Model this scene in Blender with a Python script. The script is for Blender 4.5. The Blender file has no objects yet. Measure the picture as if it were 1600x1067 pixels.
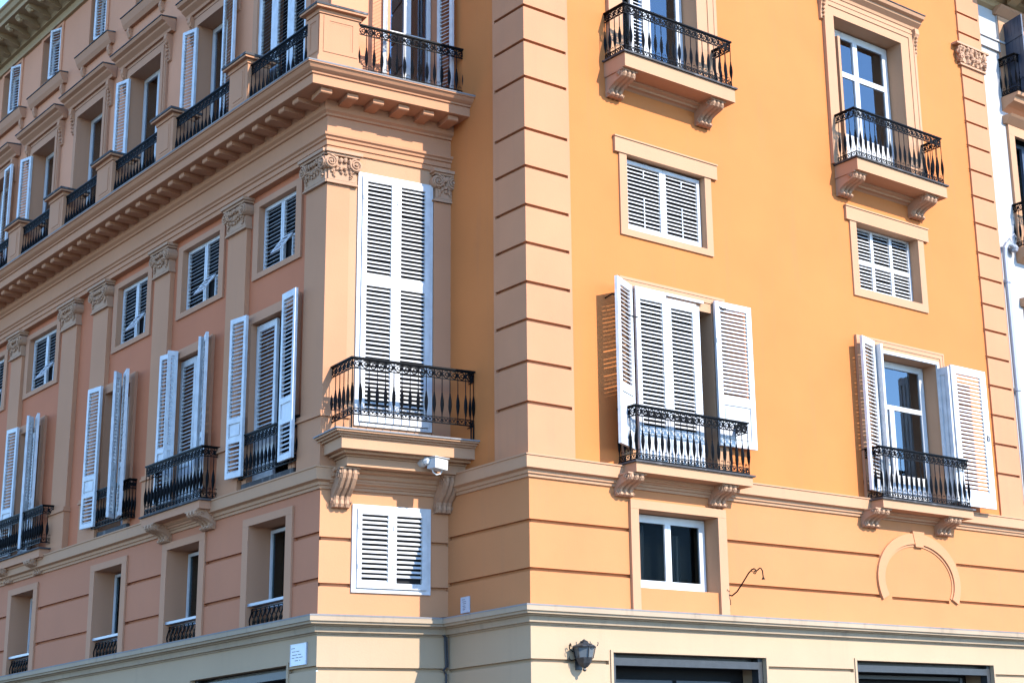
import bpy, bmesh, math, random
from mathutils import Vector, Matrix
random.seed(7)
S = bpy.context.scene
COL = S.collection

# ------------------------------------------------------------------ camera, sky, sun, exposure
cam = bpy.data.objects.new("camera", bpy.data.cameras.new("camera"))
COL.objects.link(cam)
yaw, pitch, roll = 0.7352, 0.2707, -0.03595
fw = Vector((math.sin(yaw)*math.cos(pitch), math.cos(yaw)*math.cos(pitch), math.sin(pitch)))
r0 = Vector((math.cos(yaw), -math.sin(yaw), 0)); u0 = r0.cross(fw)
rt = r0*math.cos(roll) + u0*math.sin(roll); up = u0*math.cos(roll) - r0*math.sin(roll)
M = Matrix.Identity(4)
for i in range(3):
    M[i][0], M[i][1], M[i][2] = rt[i], up[i], -fw[i]
M.translation = Vector((-13.196, -17.603, 1.65))
cam.matrix_world = M
cam.data.sensor_width = 36.0
cam.data.lens = 2554.26/1600*36.0
cam.data.shift_x = -250.85/1600
cam.data.shift_y = -5.98/1600
cam.data.clip_end = 3000
S.camera = cam

SUN_DIR = Vector((-0.22, 1.0, -0.69)).normalized()          # the way the light travels
to_sun = -SUN_DIR
w = bpy.data.worlds.new("World"); S.world = w; w.use_nodes = True
nt = w.node_tree
sky = nt.nodes.new("ShaderNodeTexSky"); sky.sky_type = 'NISHITA'; sky.sun_disc = False
sky.sun_elevation = math.asin(to_sun.z)
sky.sun_rotation = math.atan2(to_sun.x, to_sun.y)
sky.air_density = 1.0; sky.dust_density = 0.0; sky.ozone_density = 8.0
nt.links.new(sky.outputs[0], nt.nodes["Background"].inputs[0])
nt.nodes["Background"].inputs[1].default_value = 0.15
sun = bpy.data.objects.new("sun", bpy.data.lights.new("sun", 'SUN')); COL.objects.link(sun)
sun.data.energy = 2.05; sun.data.angle = math.radians(0.5); sun.data.color = (1.0, 0.94, 0.86)
sun.rotation_euler = SUN_DIR.to_track_quat('-Z', 'Y').to_euler(); sun.location = (0, -30, 40)
S.view_settings.view_transform = 'Standard'; S.view_settings.look = 'None'
S.view_settings.exposure = 2.20; S.view_settings.gamma = 1.0

# ------------------------------------------------------------------ materials
def nodes(name):
    m = bpy.data.materials.new(name); m.use_nodes = True
    t = m.node_tree; return m, t, t.nodes["Principled BSDF"], t.links
def plain(name, col, rough=0.6, metal=0.0, var=0.0, scale=6.0, bump=0.0, spec=0.5):
    m, t, b, L = nodes(name)
    b.inputs["Roughness"].default_value = rough; b.inputs["Metallic"].default_value = metal
    b.inputs["Specular IOR Level"].default_value = spec
    b.inputs["Base Color"].default_value = (*col, 1)
    if var or bump:
        tc = t.nodes.new("ShaderNodeTexCoord"); n = t.nodes.new("ShaderNodeTexNoise")
        n.inputs["Scale"].default_value = scale; n.inputs["Detail"].default_value = 5
        L.new(tc.outputs["Object"], n.inputs["Vector"])
        r = t.nodes.new("ShaderNodeValToRGB")
        r.color_ramp.elements[0].position = .3; r.color_ramp.elements[1].position = .7
        r.color_ramp.elements[0].color = (*[c*(1-var) for c in col], 1)
        r.color_ramp.elements[1].color = (*[min(1, c*(1+var*.5)) for c in col], 1)
        L.new(n.outputs["Fac"], r.inputs[0]); L.new(r.outputs[0], b.inputs["Base Color"])
        if bump:
            bp = t.nodes.new("ShaderNodeBump"); bp.inputs["Strength"].default_value = bump; bp.inputs["Distance"].default_value = .01
            L.new(n.outputs["Fac"], bp.inputs["Height"]); L.new(bp.outputs[0], b.inputs["Normal"])
    return m
def stucco(name, col, stain=0.18, var=.06, grime=(.13, .105, .085), bump=.25):
    """painted plaster: faint cloudy patches, rain streaks running down, fine trowel bump"""
    m, t, b, L = nodes(name)
    b.inputs["Roughness"].default_value = .85; b.inputs["Specular IOR Level"].default_value = .2
    tc = t.nodes.new("ShaderNodeTexCoord")
    n1 = t.nodes.new("ShaderNodeTexNoise"); n1.inputs["Scale"].default_value = .9; n1.inputs["Detail"].default_value = 6
    L.new(tc.outputs["Object"], n1.inputs["Vector"])
    mp = t.nodes.new("ShaderNodeMapping"); mp.inputs["Scale"].default_value = (7, 7, .45)
    L.new(tc.outputs["Object"], mp.inputs["Vector"])
    n2 = t.nodes.new("ShaderNodeTexNoise"); n2.inputs["Scale"].default_value = 1.0; n2.inputs["Detail"].default_value = 5
    L.new(mp.outputs[0], n2.inputs["Vector"])
    r1 = t.nodes.new("ShaderNodeValToRGB")
    r1.color_ramp.elements[0].position = .3; r1.color_ramp.elements[1].position = .72
    r1.color_ramp.elements[0].color = (*[c*(1-var) for c in col], 1)
    r1.color_ramp.elements[1].color = (*[min(1, c*(1+var)) for c in col], 1)
    L.new(n1.outputs["Fac"], r1.inputs[0])
    r2 = t.nodes.new("ShaderNodeValToRGB")
    r2.color_ramp.elements[0].position = .55; r2.color_ramp.elements[1].position = .85
    r2.color_ramp.elements[0].color = (0, 0, 0, 1); r2.color_ramp.elements[1].color = (stain, stain, stain, 1)
    L.new(n2.outputs["Fac"], r2.inputs[0])
    mx = t.nodes.new("ShaderNodeMixRGB"); mx.inputs[2].default_value = (*grime, 1)
    L.new(r2.outputs[0], mx.inputs[0]); L.new(r1.outputs[0], mx.inputs[1]); L.new(mx.outputs[0], b.inputs["Base Color"])
    n3 = t.nodes.new("ShaderNodeTexNoise"); n3.inputs["Scale"].default_value = 38; n3.inputs["Detail"].default_value = 4
    L.new(tc.outputs["Object"], n3.inputs["Vector"])
    bp = t.nodes.new("ShaderNodeBump"); bp.inputs["Strength"].default_value = bump; bp.inputs["Distance"].default_value = .006
    L.new(n3.outputs["Fac"], bp.inputs["Height"]); L.new(bp.outputs[0], b.inputs["Normal"])
    return m
def glass(name, refl=.16, tint=(.75, .85, .95), ior=1.45):
    m, t, b, L = nodes(name); t.nodes.remove(b)
    out = t.nodes["Material Output"]
    tr = t.nodes.new("ShaderNodeBsdfTransparent"); tr.inputs[0].default_value = (*tint, 1)
    gl = t.nodes.new("ShaderNodeBsdfGlossy"); gl.inputs["Roughness"].default_value = .02
    lw = t.nodes.new("ShaderNodeFresnel"); lw.inputs["IOR"].default_value = ior
    ad = t.nodes.new("ShaderNodeMath"); ad.operation = 'ADD'; ad.inputs[1].default_value = refl; ad.use_clamp = True
    mx = t.nodes.new("ShaderNodeMixShader")
    L.new(lw.outputs[0], ad.inputs[0]); L.new(ad.outputs[0], mx.inputs[0])
    L.new(tr.outputs[0], mx.inputs[1]); L.new(gl.outputs[0], mx.inputs[2]); L.new(mx.outputs[0], out.inputs[0])
    return m
ORANGE = stucco("orange_stucco", (0.454, 0.151, 0.0415), .13, .045)
PEACH = stucco("peach_stucco", (0.426, 0.192, 0.095), .13, .05)
APRICOT = stucco("apricot_stucco", (0.432, 0.172, 0.065), .14, .05)
ROSE = stucco("rose_stucco", (0.438, 0.140, 0.061), .08, .05)
ROSEPALE = stucco("pale_rose_stucco", (0.422, 0.198, 0.101), .08, .05)
PINKWALL = stucco("pink_grey_stucco", (0.540, 0.234, 0.121), .10, .05)
TRIM = stucco("trim_stucco", (0.410, 0.223, 0.122), .12, .04)
TRIMD = stucco("shade_side_trim_stucco", (0.415, 0.203, 0.110), .12, .04)
CREAM = stucco("cream_stucco", (0.364, 0.256, 0.158), .12, .04)
CREAMTRIM = stucco("cream_cornice_stucco", (0.321, 0.238, 0.158), .45, .08, (.11, .085, .065))
OCHRE = stucco("ochre_eave", (0.34, 0.225, 0.115), .25, .06)
LEAD = stucco("dark_slate_edge", (0.058, 0.054, 0.052), .8, .25, (.25, .235, .225))
CAPL = stucco("worn_coping", (0.225, 0.211, 0.203), .6, .15, (.09, .08, .075))
STONE = stucco("carved_stucco", (0.385, 0.222, 0.132), .32, .08, (.14, .09, .055), .5)
WHITEWALL = stucco("white_stucco", (0.369, 0.351, 0.333), .10, .03)
WHITE = plain("white_shutter_paint", (.50, .495, .485), .5, 0, .16, 7)
WHITEF = plain("white_frame_paint", (.50, .495, .48), .4, 0, .06, 10)
IRON = plain("black_iron", (.003, .003, .0035), .55, .0, .4, 30, 0, .10)
STEEL = plain("grey_steel", (.030, .031, .031), .5, .1, .2, 12)
DARKDOOR = plain("dark_door_paint", (.024, .024, .024), .5, 0, .2, 8)
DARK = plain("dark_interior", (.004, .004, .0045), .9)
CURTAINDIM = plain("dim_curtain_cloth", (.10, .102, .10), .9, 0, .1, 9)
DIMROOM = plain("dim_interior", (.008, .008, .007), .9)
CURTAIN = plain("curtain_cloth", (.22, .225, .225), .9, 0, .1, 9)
BLUEGREY = plain("blue_grey_shutter_paint", (.03, .045, .075), .5, 0, .15, 9)
CAMWHITE = plain("white_plastic", (.48, .475, .455), .35)
ZINC = plain("grey_pipe_paint", (.26, .265, .29), .4, .1, .08, 5)
CABLE = plain("black_cable", (.03, .028, .03), .6)
PLATE = plain("enamel_plate", (.42, .44, .48), .3)
INK = plain("plate_ink", (.03, .035, .06), .5)
APRICOTPALE = stucco("pale_apricot_stucco", (.44, .205, .098), .08, .04)
ROSELOW = stucco("rose_low_stucco", (0.407, 0.152, 0.074), .08, .04)
LANTERN = plain("weathered_lantern_metal", (.035, .036, .038), .5, .3, .4, 25)
LGLASS = plain("frosted_lantern_glass", (.10, .11, .115), .25)
GLASS = glass("window_glass", .0, (.55, .6, .62), 1.10)
GLASSB = glass("sky_glass", .13, (.55, .66, .78))
ASPHALT = plain("asphalt", (.06, .06, .062), .9, 0, .2, 3)
PAVING = plain("paving", (.09, .085, .08), .85, 0, .15, 2)

# ------------------------------------------------------------------ plan frames: u along the wall, o outwards, z up
class Frame:
    def __init__(s, org, t, n): s.org, s.t, s.n = org, t, n
    def P(s, u, o, z): return (s.org[0]+s.t[0]*u+s.n[0]*o, s.org[1]+s.t[1]*u+s.n[1]*o, z)
I_ = (0.0, 1.94); K_ = (-1.94, 2.19)
_l = math.hypot(I_[0]-K_[0], I_[1]-K_[1]); CL = _l
cd = ((I_[0]-K_[0])/_l, (I_[1]-K_[1])/_l)
A = Frame((0, 0), (1, 0), (0, -1))
B = Frame((0, 0), (0, 1), (-1, 0))
C = Frame(K_, cd, (cd[1], -cd[0]))
D = Frame((K_[0], 0), (0, 1), (-1, 0))
def leaf_frame(F, u, o, ang):
    """a frame hinged at (u,o) of F, its u axis turned by ang degrees from F's u axis towards outwards"""
    a = math.radians(ang); c, s = math.cos(a), math.sin(a)
    p = F.P(u, o, 0)
    t = (F.t[0]*c+F.n[0]*s, F.t[1]*c+F.n[1]*s); n = (-F.t[0]*s+F.n[0]*c, -F.t[1]*s+F.n[1]*c)
    return Frame((p[0], p[1]), t, n)

GD = .055
class MB:
    """collects faces, then links them as ONE mesh object"""
    def __init__(s): s.v, s.f, s.m = [], [], []
    def face(s, pts, mi=0):
        k = len(s.v); s.v += [tuple(p) for p in pts]; s.f.append(tuple(range(k, k+len(pts)))); s.m.append(mi)
    def hexa(s, p, mi=0):
        k = len(s.v); s.v += [tuple(q) for q in p]
        for f in ((0,1,2,3),(7,6,5,4),(0,4,5,1),(1,5,6,2),(2,6,7,3),(3,7,4,0)):
            s.f.append(tuple(k+i for i in f)); s.m.append(mi)
    def box(s, F, ua, ub, oa, ob, za, zb, mi=0):
        s.hexa([F.P(ua,oa,za),F.P(ub,oa,za),F.P(ub,ob,za),F.P(ua,ob,za),F.P(ua,oa,zb),F.P(ub,oa,zb),F.P(ub,ob,zb),F.P(ua,ob,zb)], mi)
    def extrude(s, F, ua, ub, prof, mi=0):
        """closed (o,z) profile extruded along u"""
        k = len(s.v); n = len(prof)
        s.v += [F.P(ua, o, z) for o, z in prof] + [F.P(ub, o, z) for o, z in prof]
        for i in range(n):
            j = (i+1) % n; s.f.append((k+i, k+j, k+n+j, k+n+i)); s.m.append(mi)
        s.f.append(tuple(k+i for i in range(n))); s.m.append(mi); s.f.append(tuple(k+n+i for i in reversed(range(n)))); s.m.append(mi)
    def plate(s, F, poly, oa, ob, mi=0):
        """closed (u,z) outline extruded along o"""
        k = len(s.v); n = len(poly)
        s.v += [F.P(u, oa, z) for u, z in poly] + [F.P(u, ob, z) for u, z in poly]
        for i in range(n):
            j = (i+1) % n; s.f.append((k+i, k+j, k+n+j, k+n+i)); s.m.append(mi)
        s.f.append(tuple(k+n+i for i in range(n))); s.m.append(mi); s.f.append(tuple(k+i for i in reversed(range(n)))); s.m.append(mi)
    def tube(s, pts, r, seg=6, closed=False, mi=0):
        """round tube along points, r a number or one radius per point"""
        n = len(pts); P = [Vector(p) for p in pts]; k = len(s.v)
        rr = r if isinstance(r, (list, tuple)) else [r]*n
        ref = None
        for i in range(n):
            d = (P[(i+1) % n]-P[i-1]) if (closed or 0 < i < n-1) else (P[1]-P[0] if i == 0 else P[-1]-P[-2])
            if d.length < 1e-9: d = Vector((0, 0, 1))
            d.normalize()
            if ref is None: ref = d.orthogonal()
            ref = ref - d*ref.dot(d)
            if ref.length < 1e-6: ref = d.orthogonal()
            ref.normalize(); b = d.cross(ref)
            for j in range(seg):
                a = 2*math.pi*j/seg; s.v.append(tuple(P[i]+(ref*math.cos(a)+b*math.sin(a))*rr[i]))
        for i in range(n if closed else n-1):
            q = (i+1) % n
            for j in range(seg):
                h = (j+1) % seg; s.f.append((k+i*seg+j, k+i*seg+h, k+q*seg+h, k+q*seg+j)); s.m.append(mi)
        if not closed:
            s.f.append(tuple(k+j for j in range(seg))); s.m.append(mi); s.f.append(tuple(k+(n-1)*seg+j for j in reversed(range(seg)))); s.m.append(mi)
    def lathe(s, base, prof, seg=8, mi=0, axis=None):
        s.tube([(base[0], base[1], base[2]+z) for r, z in prof], [max(r, .0005) for r, z in prof], seg, mi=mi)
    def blob(s, c, r, sx=1, sy=1, sz=1, mi=0, jit=.0):
        k = len(s.v); R, N = 4, 6
        s.v.append((c[0], c[1], c[2]-r*sz))
        for i in range(1, R):
            a = math.pi*i/R-math.pi/2
            for j in range(N):
                b = 2*math.pi*j/N; q = r*(1+random.uniform(-jit, jit))
                s.v.append((c[0]+q*sx*math.cos(a)*math.cos(b), c[1]+q*sy*math.cos(a)*math.sin(b), c[2]+q*sz*math.sin(a)))
        s.v.append((c[0], c[1], c[2]+r*sz)); top = len(s.v)-1
        for j in range(N):
            h = (j+1) % N
            s.f.append((k, k+1+h, k+1+j)); s.m.append(mi); s.f.append((top, k+1+(R-2)*N+j, k+1+(R-2)*N+h)); s.m.append(mi)
            for i in range(R-2):
                s.f.append((k+1+i*N+j, k+1+i*N+h, k+1+(i+1)*N+h, k+1+(i+1)*N+j)); s.m.append(mi)
    def wall(s, F, ua, ub, za, zb, holes, o=0, mi=0, depth=.4, open_u0=()):
        """sheet at o with rectangular holes (u0,u1,z0,z1,depth,back material or None,[flags]); every hole gets its reveals"""
        us = sorted(set([ua, ub]+[x for h in holes for x in (h[0], h[1]) if ua < x < ub])); zs = sorted(set([za, zb]+[x for h in holes for x in (h[2], h[3]) if za < x < zb]))
        for i in range(len(us)-1):
            for j in range(len(zs)-1):
                cu, cz = (us[i]+us[i+1])/2, (zs[j]+zs[j+1])/2
                if any(h[0] < cu < h[1] and h[2] < cz < h[3] for h in holes): continue
                s.face([F.P(us[i], o, zs[j]), F.P(us[i+1], o, zs[j]), F.P(us[i+1], o, zs[j+1]), F.P(us[i], o, zs[j+1])], mi)
        for h in holes:
            a, b, c, d, dp, bm = h[:6]; fl = h[6] if len(h) > 6 else ''
            q = o-dp; rm = mi if dp == GD else 2
            a2 = a+dp*.8 if 'L' in fl else (a-dp if 'l' in fl else a)     # the groove turns a corner: mitre its back
            b2 = b-dp if 'R' in fl else (b+dp if 'r' in fl else b)
            if not set(fl) & set('Ll'): s.face([F.P(a,o,c), F.P(a,o,d), F.P(a,q,d), F.P(a,q,c)], rm)
            if not set(fl) & set('Rr'): s.face([F.P(b,o,c), F.P(b,o,d), F.P(b,q,d), F.P(b,q,c)], rm)
            s.face([F.P(a,o,d), F.P(b,o,d), F.P(b2,q,d), F.P(a2,q,d)], rm)
            s.face([F.P(a,o,c), F.P(b,o,c), F.P(b2,q,c), F.P(a2,q,c)], rm)
            if bm is not None:
                s.face([F.P(a2,q,c), F.P(b2,q,c), F.P(b2,q,d), F.P(a2,q,d)], bm)
    def sweep(s, pts, prof, mi=0, caps=True):
        """(o,z) profile swept along a plan polyline with mitred corners; outwards is to the left of travel"""
        n = len(pts); k = len(s.v); m = len(prof); dirs = []
        for i in range(n-1):
            dx, dy = pts[i+1][0]-pts[i][0], pts[i+1][1]-pts[i][1]; l = math.hypot(dx, dy); dirs.append((dx/l, dy/l))
        for i in range(n):
            d1 = dirs[max(0, i-1)]; d2 = dirs[min(n-2, i)]
            n1, n2 = (-d1[1], d1[0]), (-d2[1], d2[0])
            mx, my = n1[0]+n2[0], n1[1]+n2[1]; q = 2.0/(mx*mx+my*my)
            mx, my = mx*q, my*q
            for o, z in prof: s.v.append((pts[i][0]+mx*o, pts[i][1]+my*o, z))
        for i in range(n-1):
            for j in range(m-1):
                s.f.append((k+i*m+j, k+(i+1)*m+j, k+(i+1)*m+j+1, k+i*m+j+1)); s.m.append(mi)
        if caps:
            s.f.append(tuple(k+j for j in range(m))); s.m.append(mi)
            s.f.append(tuple(k+(n-1)*m+j for j in reversed(range(m)))); s.m.append(mi)
    def build(s, name, mats, parent=None, smooth=False, label=None):
        me = bpy.data.meshes.new(name); me.from_pydata(s.v, [], s.f); me.update()
        if not isinstance(mats, (list, tuple)): mats = [mats]
        for mt in mats: me.materials.append(mt)
        me.polygons.foreach_set("material_index", s.m)
        bm = bmesh.new(); bm.from_mesh(me); bmesh.ops.recalc_face_normals(bm, faces=bm.faces); bm.to_mesh(me); bm.free()
        if smooth: me.polygons.foreach_set("use_smooth", [True]*len(me.polygons))
        ob = bpy.data.objects.new(name, me); COL.objects.link(ob)
        if parent: ob.parent = parent
        if label: ob["label"] = label
        return ob
def thing(name, label, cat, loc=(0, 0, 0)):
    o = bpy.data.objects.new(name, None); COL.objects.link(o); o.location = loc; o["label"] = label; o["category"] = cat
    o.empty_display_size = .2; return o
def tag(o, label, cat, group=None):
    o["label"] = label; o["category"] = cat
    if group: o["group"] = group
    return o

# ------------------------------------------------------------------ ground
g = MB(); g.face([(-600, -600, 0), (600, -600, 0), (600, 600, 0), (-600, 600, 0)]); g = g.build("ground", ASPHALT); g["kind"] = "structure"
g = MB(); g.sweep([(14, 0), (0, 0), I_, K_, (K_[0], 34)], [(-.3, .0), (-.3, .13), (2.4, .12), (2.42, .0)]); g = g.build("pavement", PAVING); g["kind"] = "structure"

bld = thing("corner_building", "orange stucco corner building with white louvred shutters and black iron balconies", "building")
ROOF = 18.0

# ------------------------------------------------------------------ walls
def groove(u0, u1, z, fl='', h=.026): return (u0, u1, z-h, z+h, GD, 0, fl)
# A: sunlit street front, upper part
wA = MB()
opA = {  # name: u0,u1,z0,z1,depth
 'small1': (1.89, 3.50, 9.79, 10.99), 'small2': (7.05, 8.68, 9.77, 10.99),
 'mid1': (1.93, 3.52, 6.16, 8.74), 'mid2': (7.27, 8.89, 6.10, 8.70),
 'top1': (1.88, 3.47, 12.40, 14.90), 'top2': (6.80, 8.62, 11.92, 14.80)}
wA.wall(A, .78, 10.42, 6.0, ROOF, [(*opA[k], .55, 1) for k in opA])
wA.build("wall", [ORANGE, DARK, TRIM], bld, label="bright orange upper wall of the sunlit front")
wl = MB()
wl.wall(A, 0, 11.1, 3.95, 6.0, [groove(0, 1.78, 5.25, 'L'), groove(0, 1.79, 4.595, 'L'), groove(3.67, 7.10, 5.235), groove(3.67, 7.07, 4.585),
        groove(9.06, 11.09, 5.215), groove(9.08, 11.09, 4.585), groove(7.34, 8.80, 4.565), (1.91, 3.46, 4.45, 5.56, .5, 1)])
wl.build("wall", [APRICOT, DIMROOM, TRIM], bld, label="apricot grooved wall of the first floor, sunlit front")
wc = MB()
wc.wall(A, 0, 11.1, 0, 3.95, [groove(0, 1.33, 3.39, 'L'), groove(4.42, 6.30, 3.385), groove(9.88, 11.09, 3.375), groove(0, 1.33, 2.4, 'L'), groove(4.42, 6.30, 2.4),
        (1.40, 4.36, 0, 3.53, .5, 1), (6.37, 9.83, 0, 3.545, .6, 1)])
wc.build("wall", [CREAM, DARK, CREAM], bld, label="cream ground floor wall of the sunlit front")
# B: shaded return
wB = MB(); wB.wall(B, .75, 1.94, 6.0, ROOF, []); wB.build("wall", ORANGE, bld)
wB = MB(); wB.wall(B, 0, 1.94, 3.95, 6.0, [groove(0, 1.94, 5.25, 'L'), groove(0, 1.94, 4.595, 'L')]); wB.build("wall", APRICOT, bld)
wB = MB(); wB.wall(B, 0, 1.94, 0, 3.95, [groove(0, 1.94, 3.39, 'L'), groove(0, 1.94, 2.4, 'L')]); wB.build("wall", CREAM, bld)
# C: sunlit bay
wC = MB(); wC.wall(C, 0, CL, 6.0, 10.85, [], o=0); wC.build("wall", TRIM, bld, label="narrow bay wall beside the tall shutters")
wC = MB(); wC.wall(C, 0, CL, 3.95, 6.0, [groove(0, .47, 5.16, 'L'), groove(0, .47, 4.53, 'L'), groove(1.66, CL, 5.17), groove(1.66, CL, 4.53)]); wC.build("wall", APRICOTPALE, bld)
wC = MB(); wC.wall(C, 0, CL, 0, 3.95, [groove(0, CL, 3.40, 'L', .03), groove(0, CL, 2.4, 'L', .03)]); wC.build("wall", CREAM, bld)
# upper storey of the bay, set back
wC = MB(); wC.wall(C, 0, CL+.1, 11.6, ROOF, [(.98, 1.80, 11.95, 15.0, .5, 1)], o=-.12)
wC.box(C, .02, .62, -.12, -.06, 11.6, ROOF-.5); wC.build("wall", [PINKWALL, DARK, TRIMD], bld)
# D: shaded side front
DEND = 34.0
y0 = K_[1]
frD = [(3.15, 4.42), (5.90, 7.00), (8.75, 9.78), (12.72, 13.72)]           # french windows
smD = [(3.19, 4.35), (5.66, 6.98), (8.33, 9.55), (12.32, 13.68), (15.0, 16.3)]
loD = [(3.09, 4.20), (5.77, 6.89), (8.58, 9.68), (12.39, 13.46)]
upD = [(3.10, 4.70, 14.75), (5.69, 6.84, 14.68), (8.28, 9.60, 14.73), (10.78, 12.02, 14.75), (13.11, 14.30, 14.72), (15.6, 16.8, 14.72)]
tpD = [(8.75, 9.65), (11.02, 11.80), (13.30, 14.28), (15.50, 16.50)]
wd = MB()
wd.wall(D, y0, DEND, 6.0, 10.85, [(a, b, 6.30, 8.73, .5, 1) for a, b in frD]+[(a, b, 9.53, 10.61, .3, 1) for a, b in smD], o=-.08)
wd.build("wall", [ROSE, DARK, TRIMD], bld, label="rose wall between the pilasters of the shaded side")
wd = MB()
gz = []
for z in (5.23, 4.60):
    for a, b, fl in ((y0, 2.90, 'L'), (4.39, 5.60, ''), (7.10, 8.42, ''), (9.90, 12.20, ''), (13.66, 15.2, '')): gz.append(groove(a, b, z, fl))
wd.wall(D, y0, DEND, 3.95, 6.0, gz+[(a, b, 4.08, 5.60, .55, 1) for a, b in loD]); wd.build("wall", [ROSELOW, DARK, TRIMD], bld, label="rose grooved wall of the first floor, shaded side")
wd = MB()
wd.wall(D, y0, DEND, 0, 3.95, [groove(y0, 2.95, 3.42, 'L', .03), groove(6.2, 9.2, 3.42, '', .03), (2.97, 5.90, 0, 3.51, .4, 1)]); wd.build("wall", [CREAM, DARK, CREAM], bld)
wd = MB()
wd.wall(D, y0+.12, DEND, 11.6, ROOF, [(a, b, 11.95, t, .42, 1) for a, b, t in upD]+[(a, b, 16.12, 17.25, .25, 1) for a, b in tpD], o=-.12)
wd.build("wall", [PINKWALL, DARK, TRIMD], bld, label="pinkish upper wall above the long cornice")
r = MB(); r.sweep([(11.1, 0), (0, 0), I_, K_, (K_[0], DEND)], [(-8, ROOF+.9), (-.3, ROOF+.05), (-.3, ROOF-.1)], caps=False); r.build("roof", OCHRE, bld)

# ------------------------------------------------------------------ quoins
corner_z = [6.88, 7.46, 8.06, 8.61, 9.19, 9.76, 10.35, 10.93, 11.74, 12.32, 12.88, 13.5, 14.1, 14.7, 15.3, 15.9, 16.5]
q = MB()
q.wall(A, -.03, .79, 6.12, 17.3, [groove(-.03, .75, z, 'L', .024) for z in corner_z], o=.03)
q.wall(B, -.03, .75, 6.12, 17.3, [groove(-.03, .71, z, 'L', .024) for z in corner_z], o=.03)
q.face([A.P(.79, 0, 6.12), A.P(.79, .03, 6.12), A.P(.79, .03, 17.3), A.P(.79, 0, 17.3)])
q.face([B.P(.75, 0, 6.12), B.P(.75, .03, 6.12), B.P(.75, .03, 17.3), B.P(.75, 0, 17.3)])
q.build("quoin", PEACH, bld, label="tall pale strip of grooved blocks on the street corner")
right_z = [6.93, 7.47, 8.0, 8.55, 9.085, 9.60, 10.10, 10.60, 11.09, 11.67, 12.21, 12.73, 13.22, 13.71, 14.19, 14.67, 15.57, 15.99, 16.5]
q = MB()
q.wall(A, 10.41, 11.1, 6.12, 17.3, [groove(10.41, 11.05, z, 'l', .022) for z in right_z], o=.035)
q.face([A.P(10.41, -.01, 6.12), A.P(10.41, .035, 6.12), A.P(10.41, .035, 17.3), A.P(10.41, -.01, 17.3)])
q.face([A.P(11.1, -.3, 0), A.P(11.1, .035, 0), A.P(11.1, .035, 17.3), A.P(11.1, -.3, 17.3)])
q.build("quoin", PEACH, bld, label="pale grooved block strip beside the white neighbour")

# ------------------------------------------------------------------ string course and lower cornice, all round
path = [(11.1, 0), (0, 0), I_, K_, (K_[0], DEND)]
sc = MB()
sc.sweep(path, [(-.05, 5.84), (.03, 5.845), (.035, 5.885), (.06, 5.89), (.065, 5.935), (.13, 5.955), (.135, 6.115), (.15, 6.12), (.15, 6.14), (-.05, 6.15)])
sc.build("string_course", TRIM, bld)
lc = MB()
lc.sweep(path, [(-.05, 3.86), (.022, 3.865), (.025, 3.885), (.07, 3.888), (.078, 3.93), (.082, 3.965), (.12, 3.968), (.125, 3.985), (.19, 3.988), (.195, 4.018), (.222, 4.022), (.222, 4.095), (.16, 4.10)])
lc.build("cornice", CREAMTRIM, bld, label="weathered cornice above the cream ground floor")
ld = MB()
ld.sweep(path, [(.225, 4.085), (.23, 4.105), (-.02, 4.14)], caps=False); ld.build("flashing", CAPL, bld)

# ------------------------------------------------------------------ big entablature of the bay and the shaded side
Ie = (I_[0]+cd[0]*.25, I_[1]+cd[1]*.25)
pathE = [Ie, K_, (K_[0], DEND)]
en = MB()
en.sweep(pathE, [(-.10, 10.83), (.03, 10.835), (.03, 10.91), (.05, 10.915), (.05, 10.99), (.075, 11.0), (.08, 11.03), (.11, 11.05), (.115, 11.085), (.06, 11.10), (.045, 11.105),
                 (.045, 11.36), (.075, 11.37), (.08, 11.40), (.12, 11.43), (.13, 11.47), (.13, 11.585), (.54, 11.59), (.55, 11.595), (.55, 11.735), (.575, 11.74), (.58, 11.765),
                 (.60, 11.775), (.635, 11.80), (.66, 11.835), (.67, 11.85), (.69, 11.855), (.69, 11.885), (.2, 11.93), (-.2, 11.95)])
en.build("entablature", ROSEPALE, bld, label="deep bracketed cornice with frieze")
fl = MB(); fl.sweep(pathE, [(.695, 11.872), (.70, 11.893), (.15, 11.945), (-.12, 11.955)], caps=False); fl.build("flashing", CAPL, bld)
def modillion(F, u, n=.17):
    m = MB(); m.extrude(F, u-n/2, u+n/2, [(.12, 11.585), (.475, 11.585), (.475, 11.525), (.46, 11.512), (.12, 11.505)])
    m.build("modillion", ROSEPALE, bld)
for k in range(6): modillion(C, -.24+.405*k)
u = 2.34
while u < 30: modillion(D, u); u += .412

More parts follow.
